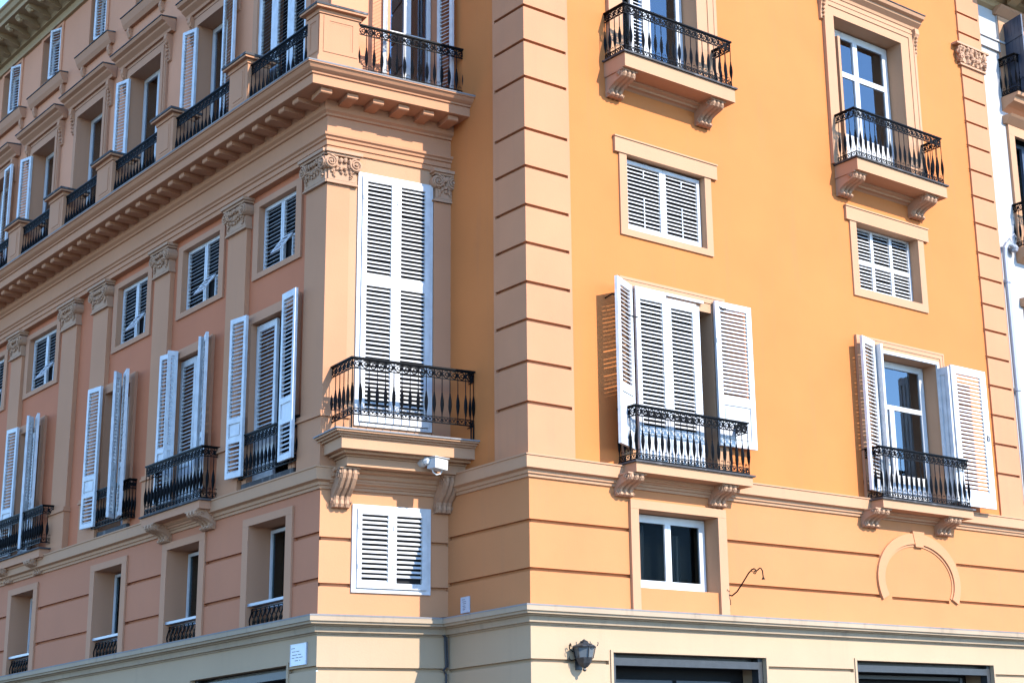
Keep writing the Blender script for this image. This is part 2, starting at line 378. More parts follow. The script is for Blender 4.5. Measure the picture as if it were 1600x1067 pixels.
# pilasters: shaft, base block, capital
def spiral(m, F, cu, cz, o, r, turns=2.2, sgn=1, tr=.016, start=0):
    pts = []; n = int(turns*12)
    for i in range(n+1):
        t = i/n; a = start+sgn*t*turns*2*math.pi; q = r*(1-.86*t)
        pts.append(F.P(cu+q*math.cos(a), o+.025*t, cz+q*math.sin(a)))
    m.tube(pts, [tr*(1-.45*i/n) for i in range(n+1)], 5)
def capital(F, u0, u1, o, parent, left=True, right=True):
    c = (u0+u1)/2; m = MB()
    m.box(F, u0-.07, u1+.07, o-.1, o+.12, 10.785, 10.832)
    m.box(F, u0-.045, u1+.045, o-.1, o+.09, 10.75, 10.783)
    m.box(F, u0+.0, u1+.0, o-.1, o+.035, 10.39, 10.748)
    m.box(F, u0-.03, u1+.03, o-.1, o+.05, 10.335, 10.358); m.box(F, u0-.018, u1+.018, o-.1, o+.033, 10.36, 10.388)
    for s_, cu in ((-1, u0+.02), (1, u1-.02)):
        m.plate(F, [(cu+.10*math.cos(a*math.pi/8), 10.645+.10*math.sin(a*math.pi/8)) for a in range(16)], o-.08, o+.075)
        spiral(m, F, cu, 10.645, o+.08, .098, 2.3, s_, .017, math.pi/2)
        p = F.P(cu, o+.10, 10.645); m.blob(p, .022)
        for k in range(9):                                              # husks hanging from the volute
            p = F.P(cu-s_*(.05+random.uniform(-.03, .03)), o+.05, 10.56-.016*k); m.blob(p, .026-.0017*k, jit=.3)
    n = max(2, int((u1-u0-.2)/.07))
    for k in range(n+1):                                                # egg row and leaves between the volutes
        uu = u0+.11+(u1-u0-.22)*k/n
        m.blob(F.P(uu, o+.06, 10.70+random.uniform(-.01, .01)), .036, sz=1.25, jit=.2)
        m.blob(F.P(uu, o+.05, 10.615-.05*math.sin(math.pi*k/n)), .040, sz=.9, jit=.35)
        m.blob(F.P(uu+.02, o+.045, 10.56-.055*math.sin(math.pi*k/n)), .030, jit=.35)
    m.build("capital", STONE, parent)
def pilaster(F, u0, u1, o, ob=-.12, ends=True):
    m = MB()
    m.box(F, u0, u1, ob, o, 6.95, 10.34)
    m.box(F, u0-.03, u1+.03, ob, o+.03, 6.12, 6.86); m.box(F, u0-.055, u1+.055, ob, o+.06, 6.862, 6.895); m.box(F, u0-.04, u1+.04, ob, o+.042, 6.897, 6.948)
    p = m.build("pilaster", ROSEPALE, bld); capital(F, u0, u1, o, p)
for a, b in ((4.64, 5.26), (7.33, 7.93), (9.83, 10.48), (11.22, 11.90), (13.90, 14.46), (16.5, 17.1), (19.0, 19.6), (21.5, 22.1)): pilaster(D, a, b, 0.0)
# corner pilaster of the bay: one shaft that turns the corner, and the narrow one against the shaded return
m = MB()
def corner_poly(u, y, o):
    ko = (K_[0]-o, K_[1]-o*.88)
    p = C.P(u, o, 0); p2 = C.P(u, -.1, 0); d = D.P(y, o, 0); d2 = D.P(y, -.1, 0)
    return [p[:2], ko, d[:2], d2[:2], (K_[0]+.1, K_[1]+.1), p2[:2]]
def prism(m, poly, za, zb):
    k = len(m.v); n = len(poly); m.v += [(x, y, za) for x, y in poly]+[(x, y, zb) for x, y in poly]
    for i in range(n): m.f.append((k+i, k+(i+1) % n, k+n+(i+1) % n, k+n+i)); m.m.append(0)
    m.f.append(tuple(k+i for i in range(n))); m.m.append(0); m.f.append(tuple(k+n+i for i in reversed(range(n)))); m.m.append(0)
prism(m, corner_poly(.34, 2.78, .012), 6.95, 10.34)
prism(m, corner_poly(.37, 2.81, .04), 6.12, 6.86); prism(m, corner_poly(.40, 2.84, .07), 6.862, 6.895); prism(m, corner_poly(.385, 2.825, .052), 6.897, 6.948)
cp = m.build("pilaster", ROSEPALE, bld, label="corner pilaster, half in sun and half in shade")
capital(C, -.01, .42, .012, cp); capital(D, K_[1]-.01, 2.78, .012, cp)
m = MB(); m.box(C, 1.68, 1.975, -.1, .05, 6.4, 10.34); m.box(C, 1.655, 1.99, -.1, .075, 10.335, 10.36)
p = m.build("pilaster", ROSEPALE, bld, label="narrow pilaster in the shaded inner corner"); capital(C, 1.70, 1.99, .04, p)

# ------------------------------------------------------------------ iron railings
def seg_frame(a, b, z=0):
    dx, dy = b[0]-a[0], b[1]-a[1]; l = math.hypot(dx, dy)
    return Frame(a, (dx/l, dy/l), (-dy/l, dx/l)), l
def curl(m, F, s, z, r, a0, a1, tr=.006, n=10, shrink=.0):
    pts = []
    for i in range(n+1):
        t = i/n; a = a0+(a1-a0)*t; q = r*(1-shrink*t); pts.append(F.P(s+q*math.cos(a), 0, z+q*math.sin(a)))
    m.tube(pts, tr, 4)
def baluster(m, F, s, za, zb):
    h = zb-za; p = F.P(s, 0, za)
    m.lathe(p, [(.012, 0), (.008, .03), (.007, h*.13), (.011, h*.18), (.021, h*.24), (.029, h*.34), (.024, h*.44), (.012, h*.53), (.011, h*.56), (.007, h*.57), (.007, h*.93), (.011, h*.95), (.008, h)], 5)
def railing(pts, z0, z1, spacing=.125, name="railing", parent=None, legs=0.0, label=None, posts=True):
    m = MB()
    for a, b in zip(pts[:-1], pts[1:]):
        F, l = seg_frame(a, b)
        m.box(F, -.02, l+.02, -.026, .026, z1-.022, z1); m.box(F, 0, l, -.008, .008, z1-.038, z1-.024)
        m.box(F, 0, l, -.008, .008, z1-.165, z1-.152); m.box(F, 0, l, -.012, .012, z0, z0+.016); m.box(F, 0, l, -.007, .007, z0+.085, z0+.096)
        n = max(2, round(l/spacing)); d = l/n
        for i in range(n+1):
            s = d*i
            baluster(m, F, s, z0+.016, z1-.038)
            if i == n: break
            c = s+d/2; zf = z1-.095; r = min(.05, d*.42)
            curl(m, F, c, zf, r, .3, 2*math.pi+.3, .0085, 12)
            curl(m, F, c+r*.25, zf+r*.1, r*.62, math.pi*.8, math.pi*2.9, .008, 10, .55)
            curl(m, F, c-r*.95, zf-r*.55, r*.42, -math.pi*.2, math.pi*1.2, .0075, 7, .3)
            curl(m, F, c+r*.95, zf-r*.55, r*.42, math.pi*1.2, -math.pi*.2, .0075, 7, .3)
            curl(m, F, c-d*.24, z0+.05, .027, -.6, math.pi*1.6, .007, 8, .35); curl(m, F, c+d*.24, z0+.05, .027, math.pi+.6, -math.pi*.6, .007, 8, .35)
            if legs == 0: curl(m, F, c, z0+.13, .022, math.pi, 0, .005, 5)
    if legs:
        for a in pts: m.lathe((a[0], a[1], z0-legs), [(.02, 0), (.012, .02), (.012, legs)], 6)
        F, l = seg_frame(pts[1], pts[2])
        m.lathe(F.P(l*.98, 0, z0-legs), [(.02, 0), (.012, .02), (.012, legs)], 6)
    return m.build(name, IRON, parent, label=label)

def console(F, u0, u1, zt, d, h, parent, big=False):
    """scrolled stone bracket: side profile with three fluted lobes on its front"""
    m = MB()
    def prof(e):
        if not big: return [(-.02, zt-.023), (d+e, zt-.023), (d+.018+e, zt-.08*h), (d+.02+e, zt-.22*h), (d-.005+e, zt-.33*h), (d*.80+e, zt-.405*h), (d*.58+e, zt-.47*h), (d*.40+e, zt-.56*h), (d*.27+e, zt-.67*h), (d*.23+e, zt-.77*h), (d*.31+e, zt-.84*h), (d*.32+e, zt-.93*h), (d*.22+e, zt-.99*h), (d*.08+e, zt-h), (-.02, zt-h)]
        pts = [(-.02, zt-.023), (d+e, zt-.023), (d+.012+e, zt-.05*h), (d+.015+e, zt-.16*h), (d-.015+e, zt-.29*h), (d*.82+e, zt-.40*h), (d*.66+e, zt-.52*h), (d*.48+e, zt-.62*h), (d*.33+e, zt-.70*h), (d*.28+e, zt-.80*h), (d*.31+e, zt-.90*h), (d*.24+e, zt-.985*h), (d*.10+e, zt-h), (-.02, zt-h)]
        return pts
    w = u1-u0; m.extrude(F, u0, u1, prof(-.02))
    n = 3
    for i in range(n):
        a = u0+w*(.06+i*.305); m.extrude(F, a, a+w*.245, prof(.0)); m.extrude(F, a+w*.05, a+w*.195, prof(.014))
    for uu in (u0-.004, u1+.004):
        SF = leaf_frame(F, uu, 0, 90)                                   # volutes on the cheeks
        spiral(m, SF, d*.80, zt-.17*h, .0, .13*h, 2, 1, .012); spiral(m, SF, d*.20, zt-.82*h, .0, .09*h, 1.6, -1, .010)
    m.box(F, u0-.02, u1+.02, .001, d+.03, zt-.022, zt-.002)
    m.build("bracket", STONE, parent)

def balcony(F, u0, u1, ztop, th, o, rail_z1, brackets, lab, rail_in=.03, railz0=None, slabmat=None, left=True, right=True, bd=None, bh=.34, spacing=.125, led=True):
    m = MB()
    m.box(F, u0, u1, -.02, o, ztop-th, ztop-.028, 0)
    m.box(F, u0-.035, u1+.035, -.02, o+.035, ztop-.026, ztop, 1)
    m.extrude(F, u0+.05, u1-.05, [(-.01, ztop-th-.001), (.16, ztop-th-.001), (.15, ztop-th-.03), (.10, ztop-th-.05), (.09, ztop-th-.08), (.04, ztop-th-.09), (-.01, ztop-th-.12)], 0)
    bal = m.build("balcony", [slabmat or TRIM, LEAD], bld, label=lab)
    for a, b in brackets: console(F, a, b, ztop-th, bd or o*.80, bh, bal)
    e = .035; pts = [F.P(u0+e, 0, 0)[:2], F.P(u0+e, o-rail_in, 0)[:2], F.P(u1-e, o-rail_in, 0)[:2], F.P(u1-e, 0, 0)[:2]]
    railing(pts, railz0 or ztop+.02, rail_z1, spacing, "railing", bal)
    return bal
balcony(A, 1.51, 3.80, 12.42, .25, .50, 13.23, [(1.53, 1.80), (3.36, 3.64)], "balcony high on the sunlit front, left", bd=.40)
balcony(A, 6.62, 9.00, 11.94, .24, .52, 12.85, [(6.62, 6.92), (8.50, 8.83)], "balcony high on the sunlit front, right", bd=.42)
balcony(A, 1.58, 3.87, 6.175, .165, .41, 6.99, [(1.50, 1.80), (3.32, 3.62)], "balcony under the half open white shutters", bd=.32, bh=.30)
balcony(A, 6.82, 9.14, 6.12, .165, .40, 6.98, [(6.70, 7.06), (8.55, 8.90)], "balcony above the blind_arch", bd=.32, bh=.28)
# bay balcony on C: three stepped tiers on two big consoles
def tier(m, ua, ub, o, za, zb, yd, mi=0):
    p = [C.P(ub, 0, 0)[:2], C.P(ub, o, 0)[:2], C.P(ua, o, 0)[:2], C.P(ua-.0, yd, 0)[:2]]
    prism(m, p, za, zb)
m = MB()
def slab(m, ua, ub, o, za, zb, slope=.0):
    k = [C.P(ua, -.02, 0), C.P(ub, -.02, 0), C.P(ub, o, 0), C.P(ua, o, 0)]
    m.hexa([(x, y, za) for x, y, _ in k]+[(x, y, zb) for x, y, _ in k])
slab(m, .20, 2.02, .43, 6.11, 6.235); slab(m, .17, 2.03, .46, 6.237, 6.262); slab(m, .02, 2.05, .66, 6.30, 6.455); slab(m, .10, 2.04, .56, 6.264, 6.298)
slab(m, -.02, 2.06, .69, 6.457, 6.482); slab(m, -.06, 2.07, .73, 6.484, 6.51); slab(m, -.10, 2.08, .77, 6.512, 6.535)
bay = m.build("balcony", TRIM, bld, label="stepped bay balcony in front of the tall louvred shutters")
m = MB(); slab(m, -.12, 2.085, .79, 6.537, 6.556); m.build("flashing", CAPL, bay)
m = MB(); m.extrude(C, .10, 1.98, [(-.02, 6.105), (.26, 6.105), (.25, 6.07), (.18, 6.05), (.17, 6.0), (.12, 5.98), (.11, 5.93), (.05, 5.90), (-.02, 5.86)]); m.build("bed_moulding", TRIM, bay)
console(C, .15, .41, 6.105, .34, .52, bay, True); console(C, 1.72, 1.97, 6.105, .34, .50, bay, True)
e = [C.P(.13, .0, 0)[:2], C.P(.155, .66, 0)[:2], C.P(2.02, .66, 0)[:2], C.P(2.03, .45, 0)[:2]]
railing(e[:3]+[e[3]], 6.775, 7.59, .128, "railing", bay, legs=.22)

# ------------------------------------------------------------------ parapet of pedestals and railings on the big cornice
def pedestal(F, ua, ub, o, d=.36):
    m = MB()
    m.box(F, ua, ub, o-d, o, 11.92, 12.86)
    m.box(F, ua-.03, ub+.03, o-d-.03, o+.03, 11.91, 12.10); m.box(F, ua-.018, ub+.018, o-d-.018, o+.018, 12.102, 12.13)
    m.box(F, ua-.02, ub+.02, o-d-.02, o+.02, 12.80, 12.862)
    for e, oo, mi in ((.10, .012, 0), (.15, .020, 0)): m.box(F, ua+e, ub-e, o-.01, o+oo-.008, 12.22+e-.1, 12.76-(e-.1))
    m.box(F, ua-.085, ub+.085, o-d-.085, o+.085, 12.864, 12.895); m.box(F, ua-.10, ub+.10, o-d-.1, o+.10, 12.897, 12.935, 1)
    return m.build("pedestal", [ROSEPALE, LEAD], bld)
pu = [(4.02, 4.62), (6.62, 7.24), (9.05, 9.72), (11.25, 11.90), (13.38, 13.98), (15.6, 16.2), (17.9, 18.5)]
for a, b in pu: pedestal(D, a, b, .40)
# corner pedestal
m = MB()
def cpoly(u, y, o): 
    p = C.P(u, o, 0); d = D.P(y, o, 0)
    return [p[:2], (K_[0]-o, K_[1]-o*.88), d[:2], D.P(y, 0, 0)[:2], (K_[0]+.02, K_[1]+.0), C.P(u, 0, 0)[:2]]
for u_, y_, o_, za, zb, mi in ((.29, 2.20, .38, 11.92, 12.86, 0), (.33, 2.24, .42, 11.91, 12.10, 0), (.31, 2.22, .40, 12.102, 12.13, 0), (.31, 2.22, .40, 12.80, 12.862, 0), (.37, 2.29, .47, 12.864, 12.895, 0)): prism(m, cpoly(u_, y_, o_), za, zb)
for e, oo in ((.11, .39), (.15, .382)):
    m.wall(C, -.33+.06, .29-.02, 12.20, 12.78, [(-.33+.06+e*.8, .29-.02-e*.8, 12.20+e*.7, 12.78-e*.7, .012, None)], o=oo)
    m.wall(D, 1.83+.04, 2.20-.02, 12.20, 12.78, [(1.83+.04+e*.6, 2.20-.02-e*.6, 12.20+e*.7, 12.78-e*.7, .012, None)], o=oo)
ped = m.build("pedestal", [ROSEPALE, LEAD, ROSEPALE], bld, label="panelled corner pedestal in the sun")
m = MB(); prism(m, cpoly(.38, 2.30, .48), 12.897, 12.93); m.build("flashing", LEAD, ped)
def parapet_rail(p, q, sp=.13):
    railing([p, q], 11.99, 12.78, sp, "parapet_railing", bld)
prev = 2.20
for a, b in pu: parapet_rail(D.P(prev, .33, 0)[:2], D.P(a, .33, 0)[:2]); prev = b
parapet_rail(C.P(.29, .36, 0)[:2], C.P(2.02, .36, 0)[:2], .128)

# ------------------------------------------------------------------ windows
def shutter(F, w, z0, z1, panels, parent, th=.046, pitch=.062, mat=None, name="shutter", hinge=None, label=None, flip=False, cov=.60):
    """louvred leaf in frame F: u 0..w, o 0..th. panels: (ua,ub,za,zb,kind) kind 'l' louvre or 'p' panel"""
    m = MB(); holes = [(a, b, c, d, th, None) for a, b, c, d, k in panels]
    m.wall(F, 0, w, z0, z1, holes, o=th); 
    m.wall(F, 0, w, z0, z1, [(a, b, c, d, 0.0, None) for a, b, c, d, k in panels], o=0)
    m.face([F.P(0,0,z0),F.P(0,th,z0),F.P(0,th,z1),F.P(0,0,z1)]); m.face([F.P(w,0,z0),F.P(w,th,z0),F.P(w,th,z1),F.P(w,0,z1)])
    m.face([F.P(0,0,z0),F.P(w,0,z0),F.P(w,th,z0),F.P(0,th,z0)]); m.face([F.P(0,0,z1),F.P(w,0,z1),F.P(w,th,z1),F.P(0,th,z1)])
    m.m = [0]*len(m.f)
    for a, b, c, d, k in panels:
        if k == 'l':
            n = max(2, round((d-c)/pitch)); p = (d-c)/n
            for i in range(n):
                za = c+p*i; t = .006; j = random.uniform(-.0035, .0035)
                if random.random() < .03: j -= .008
                lo, hi = za+.002+j, za+p*cov+j
                fo, bo = (th*.04+t, th*.90-t) if flip else (th*.96, th*.10+t)
                m.hexa([F.P(a-.004, fo, lo), F.P(b+.004, fo, lo), F.P(b+.004, fo-t, lo), F.P(a-.004, fo-t, lo),
                        F.P(a-.004, bo, hi), F.P(b+.004, bo, hi), F.P(b+.004, bo-t, hi), F.P(a-.004, bo-t, hi)])
        elif k == 'p':
            m.box(F, a-.002, b+.002, th*.3, th*.6, c-.002, d+.002)
            m.box(F, a+.03, b-.03, th*.6, th*.85, c+.03, d-.03)
    if hinge:
        for z in hinge:
            p = F.P(.02, th, z); m.box(F, .005, .03, th, th+.012, z-.03, z+.03)
    return m.build(name, [mat or WHITE]*3, parent, label=label)
def leafpan(w, z0, z1, s=.075, lower=None, kind='l'):
    """one louvre field, optionally a solid panel in the lower part up to height lower"""
    if lower is None: return [(s, w-s, z0+s, z1-s, 'l')]
    return [(s, w-s, lower+s*.6, z1-s, 'l'), (s, w-s, z0+s, lower-s*.2, 'p')]
def casement(F, u0, u1, z0, z1, o, parent, mull=None, trans=(), split_above=True, gmat=None, fr=.06, bar=.05, name="casement", kick=0):
    m = MB(); d = .05
    m.box(F, u0, u0+fr, o-d, o, z0, z1); m.box(F, u1-fr, u1, o-d, o, z0, z1); m.box(F, u0+fr, u1-fr, o-d, o, z1-fr, z1); m.box(F, u0+fr, u1-fr, o-d, o, z0, z0+fr*1.3)
    mull = mull or [(u0+u1)/2]
    zs = [z0+fr*1.3]+list(trans)+[z1-fr]
    for t in trans: m.box(F, u0+fr, u1-fr, o-d+.002, o-.002, t-bar/2, t+bar/2)
    for i in range(len(zs)-1):
        if i == len(zs)-2 and not split_above and len(zs) > 2: continue
        za = zs[i]+(bar/2 if i else 0); zb = zs[i+1]-(bar/2 if i < len(zs)-2 else 0)
        for c in mull:
            m.box(F, c-.058, c+.058, o-d+.001, o+.006, za, zb)
            m.box(F, c-.004, c+.004, o+.006, o+.010, za+.01, zb-.01)
    if kick: m.box(F, u0+fr, u1-fr, o-d+.004, o-.012, z0+fr, z0+kick); [m.box(F, x+.07, y-.07, o-.012, o-.004, z0+fr+.08, z0+kick-.07) for x, y in zip([u0+fr]+mull, mull+[u1-fr])]
    c = m.build(name, WHITEF, parent)
    g = MB(); ed = [u0+fr]+list(mull)+[u1-fr]
    for i in range(len(zs)-1):
        if i == len(zs)-2 and not split_above and len(zs) > 2: cells = [(u0+fr, u1-fr)]
        else: cells = list(zip(ed[:-1], ed[1:]))
        for a, b in cells: g.box(F, a, b, o-d*.6, o-d*.45, zs[i], zs[i+1])
    g.build("pane", gmat or GLASS, parent)
    return c
def curtain(F, u0, u1, z0, z1, o, parent, amp=.02, waves=5, mat=None):
    m = MB(); n = waves*8
    pr = [(u0+(u1-u0)*i/n, o+amp*math.sin(i/8*2*math.pi)+amp*.4*math.sin(i*1.7)) for i in range(n+1)]
    for (a, oa), (b, ob) in zip(pr[:-1], pr[1:]): m.face([F.P(a, oa, z0), F.P(b, ob, z0), F.P(b, ob*.97, z1), F.P(a, oa*.97, z1)])
    m.build("curtain", mat or CURTAIN, parent, smooth=True)
def surround(F, u0, u1, z0, z1, w, ob, o, mat, head=None, foot=True, label=None, steps=2, wl=None, wr=None, bottom=None, name="window"):
    """moulded surround of the opening u0..u1, z0..z1"""
    wl = wl or w; wr = wr or w
    m = MB()
    def ring(e0, e1, oo):
        m.box(F, u0-wl*e1, u0-wl*e0, ob, oo, z0 if not bottom else z0-bottom, z1+w*e1); m.box(F, u1+wr*e0, u1+wr*e1, ob, oo, z0 if not bottom else z0-bottom, z1+w*e1)
        m.box(F, u0-wl*e0, u1+wr*e0, ob, oo, z1+w*e0, z1+w*e1)
    if steps == 1: ring(0, 1, o)
    else:
        ring(0, .55, o*.62); ring(.55, .85, o*.85); ring(.85, 1, o)
    if bottom: m.box(F, u0, u1, ob, o*.95, z0-bottom, z0)
    if head: m.box(F, head[0], head[1], ob, head[4], head[2], head[3]); m.box(F, head[0]-.015, head[1]+.015, ob, head[4]+.018, head[3], head[3]+.022)
    return m.build(name, mat, bld, label=label)

# --- A small louvred windows
def small_A(u0, u1, lin, jb, zb, two, lab):
    z0, z1 = 9.79, 10.985
    m = MB()
    m.box(A, jb[0], u0, .001, .03, zb, z1); m.box(A, u1, jb[1], .001, .03, zb, z1); m.box(A, u0, u1, .001, .03, zb, z0)
    m.box(A, lin[0], lin[1], .001, .05, z1, 11.22); m.box(A, lin[0]-.012, lin[1]+.012, -.02, .066, 11.222, 11.245)
    wn = m.build("window", TRIM, bld, label=lab)
    return wn
wn = small_A(1.89, 3.50, (1.65, 3.76), (1.745, 3.635), 9.685, True, "square louvred window with two closed leaves")
m = MB(); m.box(A, 1.90, 3.49, -.16, -.15, 9.80, 10.98); m.build("gap_shade", DARK, wn)  # added near-black sheet: painted shade for the gaps between the slats
o = -.13
w_ = (3.50-1.95)/2
for i in range(2):
    F = Frame(A.P(1.93+i*(w_+.005), o, 0)[:2], A.t, A.n); c = w_/2
    shutter(F, w_, 9.80, 10.955, [(.06, w_-.06, 9.90, 10.90, 'l')], wn, pitch=.063)
    m = MB(); m.box(F, c-.008, c+.008, .038, .046, 9.92, 10.42); m.box(F, c-.008, c+.008, .038, .046, 10.74, 10.86); m.build("louvre_rod", WHITE, wn)
wn = small_A(7.05, 8.68, (6.79, 8.96), (6.89, 8.835), 9.645, False, "square louvred window with three columns of slats")
m = MB(); m.box(A, 7.06, 8.67, -.25, -.24, 9.80, 10.98); m.build("gap_shade", DARK, wn)  # dark sheet painting the shade behind all three slat columns
F = Frame(A.P(7.12, -.22, 0)[:2], A.t, A.n); w_ = 1.55; pn = []
for a, b in ((.05, .50), (.57, 1.0), (1.07, 1.50)): pn += [(a, b, 9.88, 10.32, 'l'), (a, b, 10.385, 10.95, 'l')]
shutter(F, w_, 9.82, 10.985, pn, wn, pitch=.063)

# --- A middle floor, left window: closed pair recessed, left leaf ajar, right leaf opened flat
u0, u1, z0, z1 = opA['mid1']
wn = surround(A, u0, u1, 6.16, z1, .27, .001, .06, TRIM, label="french window half closed by white louvred shutters")
F = Frame(A.P(1.92, .065, 0)[:2], A.t, A.n)
shutter(F, .60, 6.17, 8.84, [(.08, .52, 6.76, 8.70, 'l'), (.08, .52, 6.27, 6.66, 'p')], wn)
F = Frame(A.P(2.53, .065, 0)[:2], A.t, A.n)
shutter(F, .60, 6.17, 8.80, [(.08, .52, 6.76, 8.66, 'l'), (.08, .52, 6.27, 6.66, 'p')], wn)
m = MB(); m.box(A, 1.94, 3.12, .045, .055, 6.18, 8.72); m.build("gap_shade", DARK, wn)  # no real part: near-black sheet added to darken the louvre gaps
m = MB(); m.box(A, 3.135, 3.20, .03, .10, 6.18, 8.78); m.box(A, 1.92, 3.30, .062, .098, 8.845, 8.885); m.build("shutter_stop", WHITE, wn)
F = leaf_frame(A, 1.86, .105, 152)
shutter(F, .58, 6.40, 8.87, [(.08, .48, 7.30, 8.77, 'l'), (.08, .48, 6.50, 7.18, 'p')], wn, label="left leaf swung half open", flip=True, cov=.56)
F = leaf_frame(A, 3.52, .075, 2)
shutter(F, .75, 6.655, 8.93, [(.10, .65, 7.42, 8.83, 'l'), (.10, .65, 6.75, 7.30, 'p')], wn, cov=.74, label="right leaf opened flat on the wall", hinge=(8.3, 7.0))
casement(A, 1.95, 3.50, 6.2, 8.72, -.32, wn)
m = MB(); m.tube([A.P(1.60, .17, 8.38), A.P(1.95, .11, 8.40)], .008, 5); m.tube([A.P(3.60, .125, 8.84), A.P(3.66, .15, 8.81), A.P(3.74, .125, 8.83)], .010, 5)
m.tube([A.P(1.50, .27, 8.62), A.P(1.44, .14, 8.66), A.P(1.42, .002, 8.63)], .012, 5); m.build("shutter_stay", IRON, wn)

# --- A middle floor, right window: open, glazed
u0, u1, z0, z1 = opA['mid2']
wn = surround(A, u0, u1, 6.12, z1, .235, .001, .055, TRIM, wl=.44, wr=.23, label="open french window with reflecting panes")
m = MB(); m.box(A, u0-.05, u0-.001, .002, .075, 6.13, z1+.05); m.box(A, u1+.001, u1+.05, .002, .075, 6.13, z1+.05); m.box(A, u0, u1, .002, .075, z1+.001, z1+.055); m.build("shutter_stop", WHITE, wn)
casement(A, u0+.01, u1-.02, 6.16, z1-.01, -.25, wn, mull=[7.96], trans=(7.88,), split_above=False, gmat=GLASSB, fr=.11, bar=.08, kick=.55)
curtain(A, 8.05, 8.60, 6.2, 8.6, -.40, wn, .025, 4); curtain(A, 7.36, 7.62, 6.2, 8.6, -.40, wn, .02, 2)
F = leaf_frame(A, 7.22, .11, 163)
shutter(F, .50, 6.26, 8.86, [(.08, .42, 6.45, 8.75, 'l')], wn, label="left leaf swung open towards the wall", flip=True, cov=.56)
F = leaf_frame(A, 7.30, .07, 98); shutter(F, .16, 6.2, 8.80, [], wn)
F = leaf_frame(A, 8.92, .05, 86); shutter(F, .24, 6.25, 8.63, [(.06, .18, 6.4, 8.5, 'p')], wn)
F = Frame(A.P(8.955, .27, 0)[:2], A.t, A.n); shutter(F, .96, 6.195, 8.665, [(.13, .80, 6.45, 8.53, 'l')], wn, label="wide right leaf standing off the wall", pitch=.068, cov=.72)
m = MB(); m.tube([A.P(9.83, .31, 7.50), A.P(9.84, .34, 7.47), A.P(9.84, .34, 7.40), A.P(9.83, .31, 7.38), A.P(9.81, .33, 7.43), A.P(9.83, .31, 7.50)], .009, 5); m.build("shutter_stay", IRON, wn)

# --- A top floor windows
def hood(F, ua, ub, z, o, parent, mat, h=.20):
    m = MB()
    m.extrude(F, ua, ub, [(-.02, z-h), (o*.25, z-h), (o*.3, z-h*.8), (o*.62, z-h*.55), (o*.65, z-h*.42), (o*.92, z-h*.3), (o, z-h*.12), (o, z-.02), (-.02, z)])
    m.extrude(F, ua-.012, ub+.012, [(-.02, z+.002), (o+.015, z-.018), (o+.015, z), (-.02, z+.03)], 1)
    m.build("hood", [mat, LEAD], parent)
def dropping(F, u, z, parent, mat, o=.08):
    m = MB(); m.extrude(F, u-.055, u+.055, [(-.02, z), (o+.05, z), (o+.06, z-.10), (o, z-.20), (o-.03, z-.38), (o-.03, z-.50), (-.02, z-.52)])
    for k in range(5): m.blob(F.P(u, o+.02-.006*k, z-.16-.075*k), .035-.003*k, jit=.2)
    m.build("console", mat, parent)
u0, u1, z0, z1 = opA['top2']
wn = surround(A, u0, u1, 11.94, z1, .30, .001, .07, TRIM, wl=.26, wr=.40, label="tall framed window with hood, glazed, beyond the right balcony")
hood(A, 6.44, 9.12, 15.42, .26, wn, TRIM, .26); dropping(A, 6.52, 15.16, wn, TRIM); dropping(A, 9.01, 15.16, wn, TRIM)
m = MB(); m.box(A, 6.55, 9.02, -.02, .05, 15.115, 15.17); m.build("frieze", TRIM, wn)
casement(A, u0+.02, u1-.02, 11.95, z1-.02, -.30, wn, trans=(13.95,), gmat=GLASSB, fr=.13, bar=.10, kick=.85)
m = MB(); m.box(A, u0+.10, u0+.16, -.29, .02, 11.96, 14.45); m.build("inner_shutter", TRIM, wn)
u0, u1, z0, z1 = opA['top1']
wn = surround(A, u0, u1, 12.42, z1, .30, .001, .07, TRIM, wl=.30, wr=.42, label="tall framed window cut by the top of the picture")
casement(A, u0+.02, u1-.02, 12.44, z1-.02, -.30, wn, mull=[2.70], gmat=GLASSB, fr=.12, kick=.5)
m = MB(); F = Frame(A.P(2.28, -.27, 0)[:2], A.t, A.n)
shutter(F, .30, 12.46, 14.8, [(.05, .25, 12.6, 14.7, 'l')], wn, name="inner_shutter")
curtain(A, 2.9, 3.35, 12.5, 14.8, -.42, wn, .02, 3)

# --- A first floor window and the blind_arch
m = MB()
m.box(A, 1.76, 1.909, .001, .05, 4.12, 5.56); m.box(A, 3.461, 3.63, .001, .05, 4.12, 5.56); m.box(A, 1.76, 3.63, .001, .05, 5.562, 5.69)
wn = m.build("window", TRIM, bld, label="low square window with white casement")
m = MB(); m.box(A, 1.912, 3.458, -.45, -.018, 4.12, 4.448); m.build("apron", APRICOT, wn)
casement(A, 1.93, 3.44, 4.455, 5.545, -.24, wn, mull=[2.70], fr=.11, bar=.05)
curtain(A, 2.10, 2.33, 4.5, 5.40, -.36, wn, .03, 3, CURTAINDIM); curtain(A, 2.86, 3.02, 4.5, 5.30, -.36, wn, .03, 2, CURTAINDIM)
m = MB(); n = 40; a0 = math.asin(-.335/.80)
def ell(a, rx, rz): return (8.04+rx*math.cos(a), 4.87+rz*math.sin(a))
aa = [a0+(math.pi-2*a0)*i/n for i in range(n+1)]
for x, y in zip(aa[:-1], aa[1:]):
    p = [ell(x, 1.05, .80), ell(y, 1.05, .80), ell(y, .89, .62), ell(x, .89, .62)]
    m.hexa([A.P(u, -.02, z) for u, z in p]+[A.P(u, .04, z) for u, z in p])
    p = [ell(x, .89, .62), ell(y, .89, .62), ell(y, .85, .58), ell(x, .85, .58)]
    m.hexa([A.P(u, -.02, z) for u, z in p]+[A.P(u, .015, z) for u, z in p])
m.plate(A, [(7.92, 5.70), (8.22, 5.70), (8.17, 5.44), (7.98, 5.44)], -.02, .05)
m.build("blind_arch", APRICOTPALE, bld)

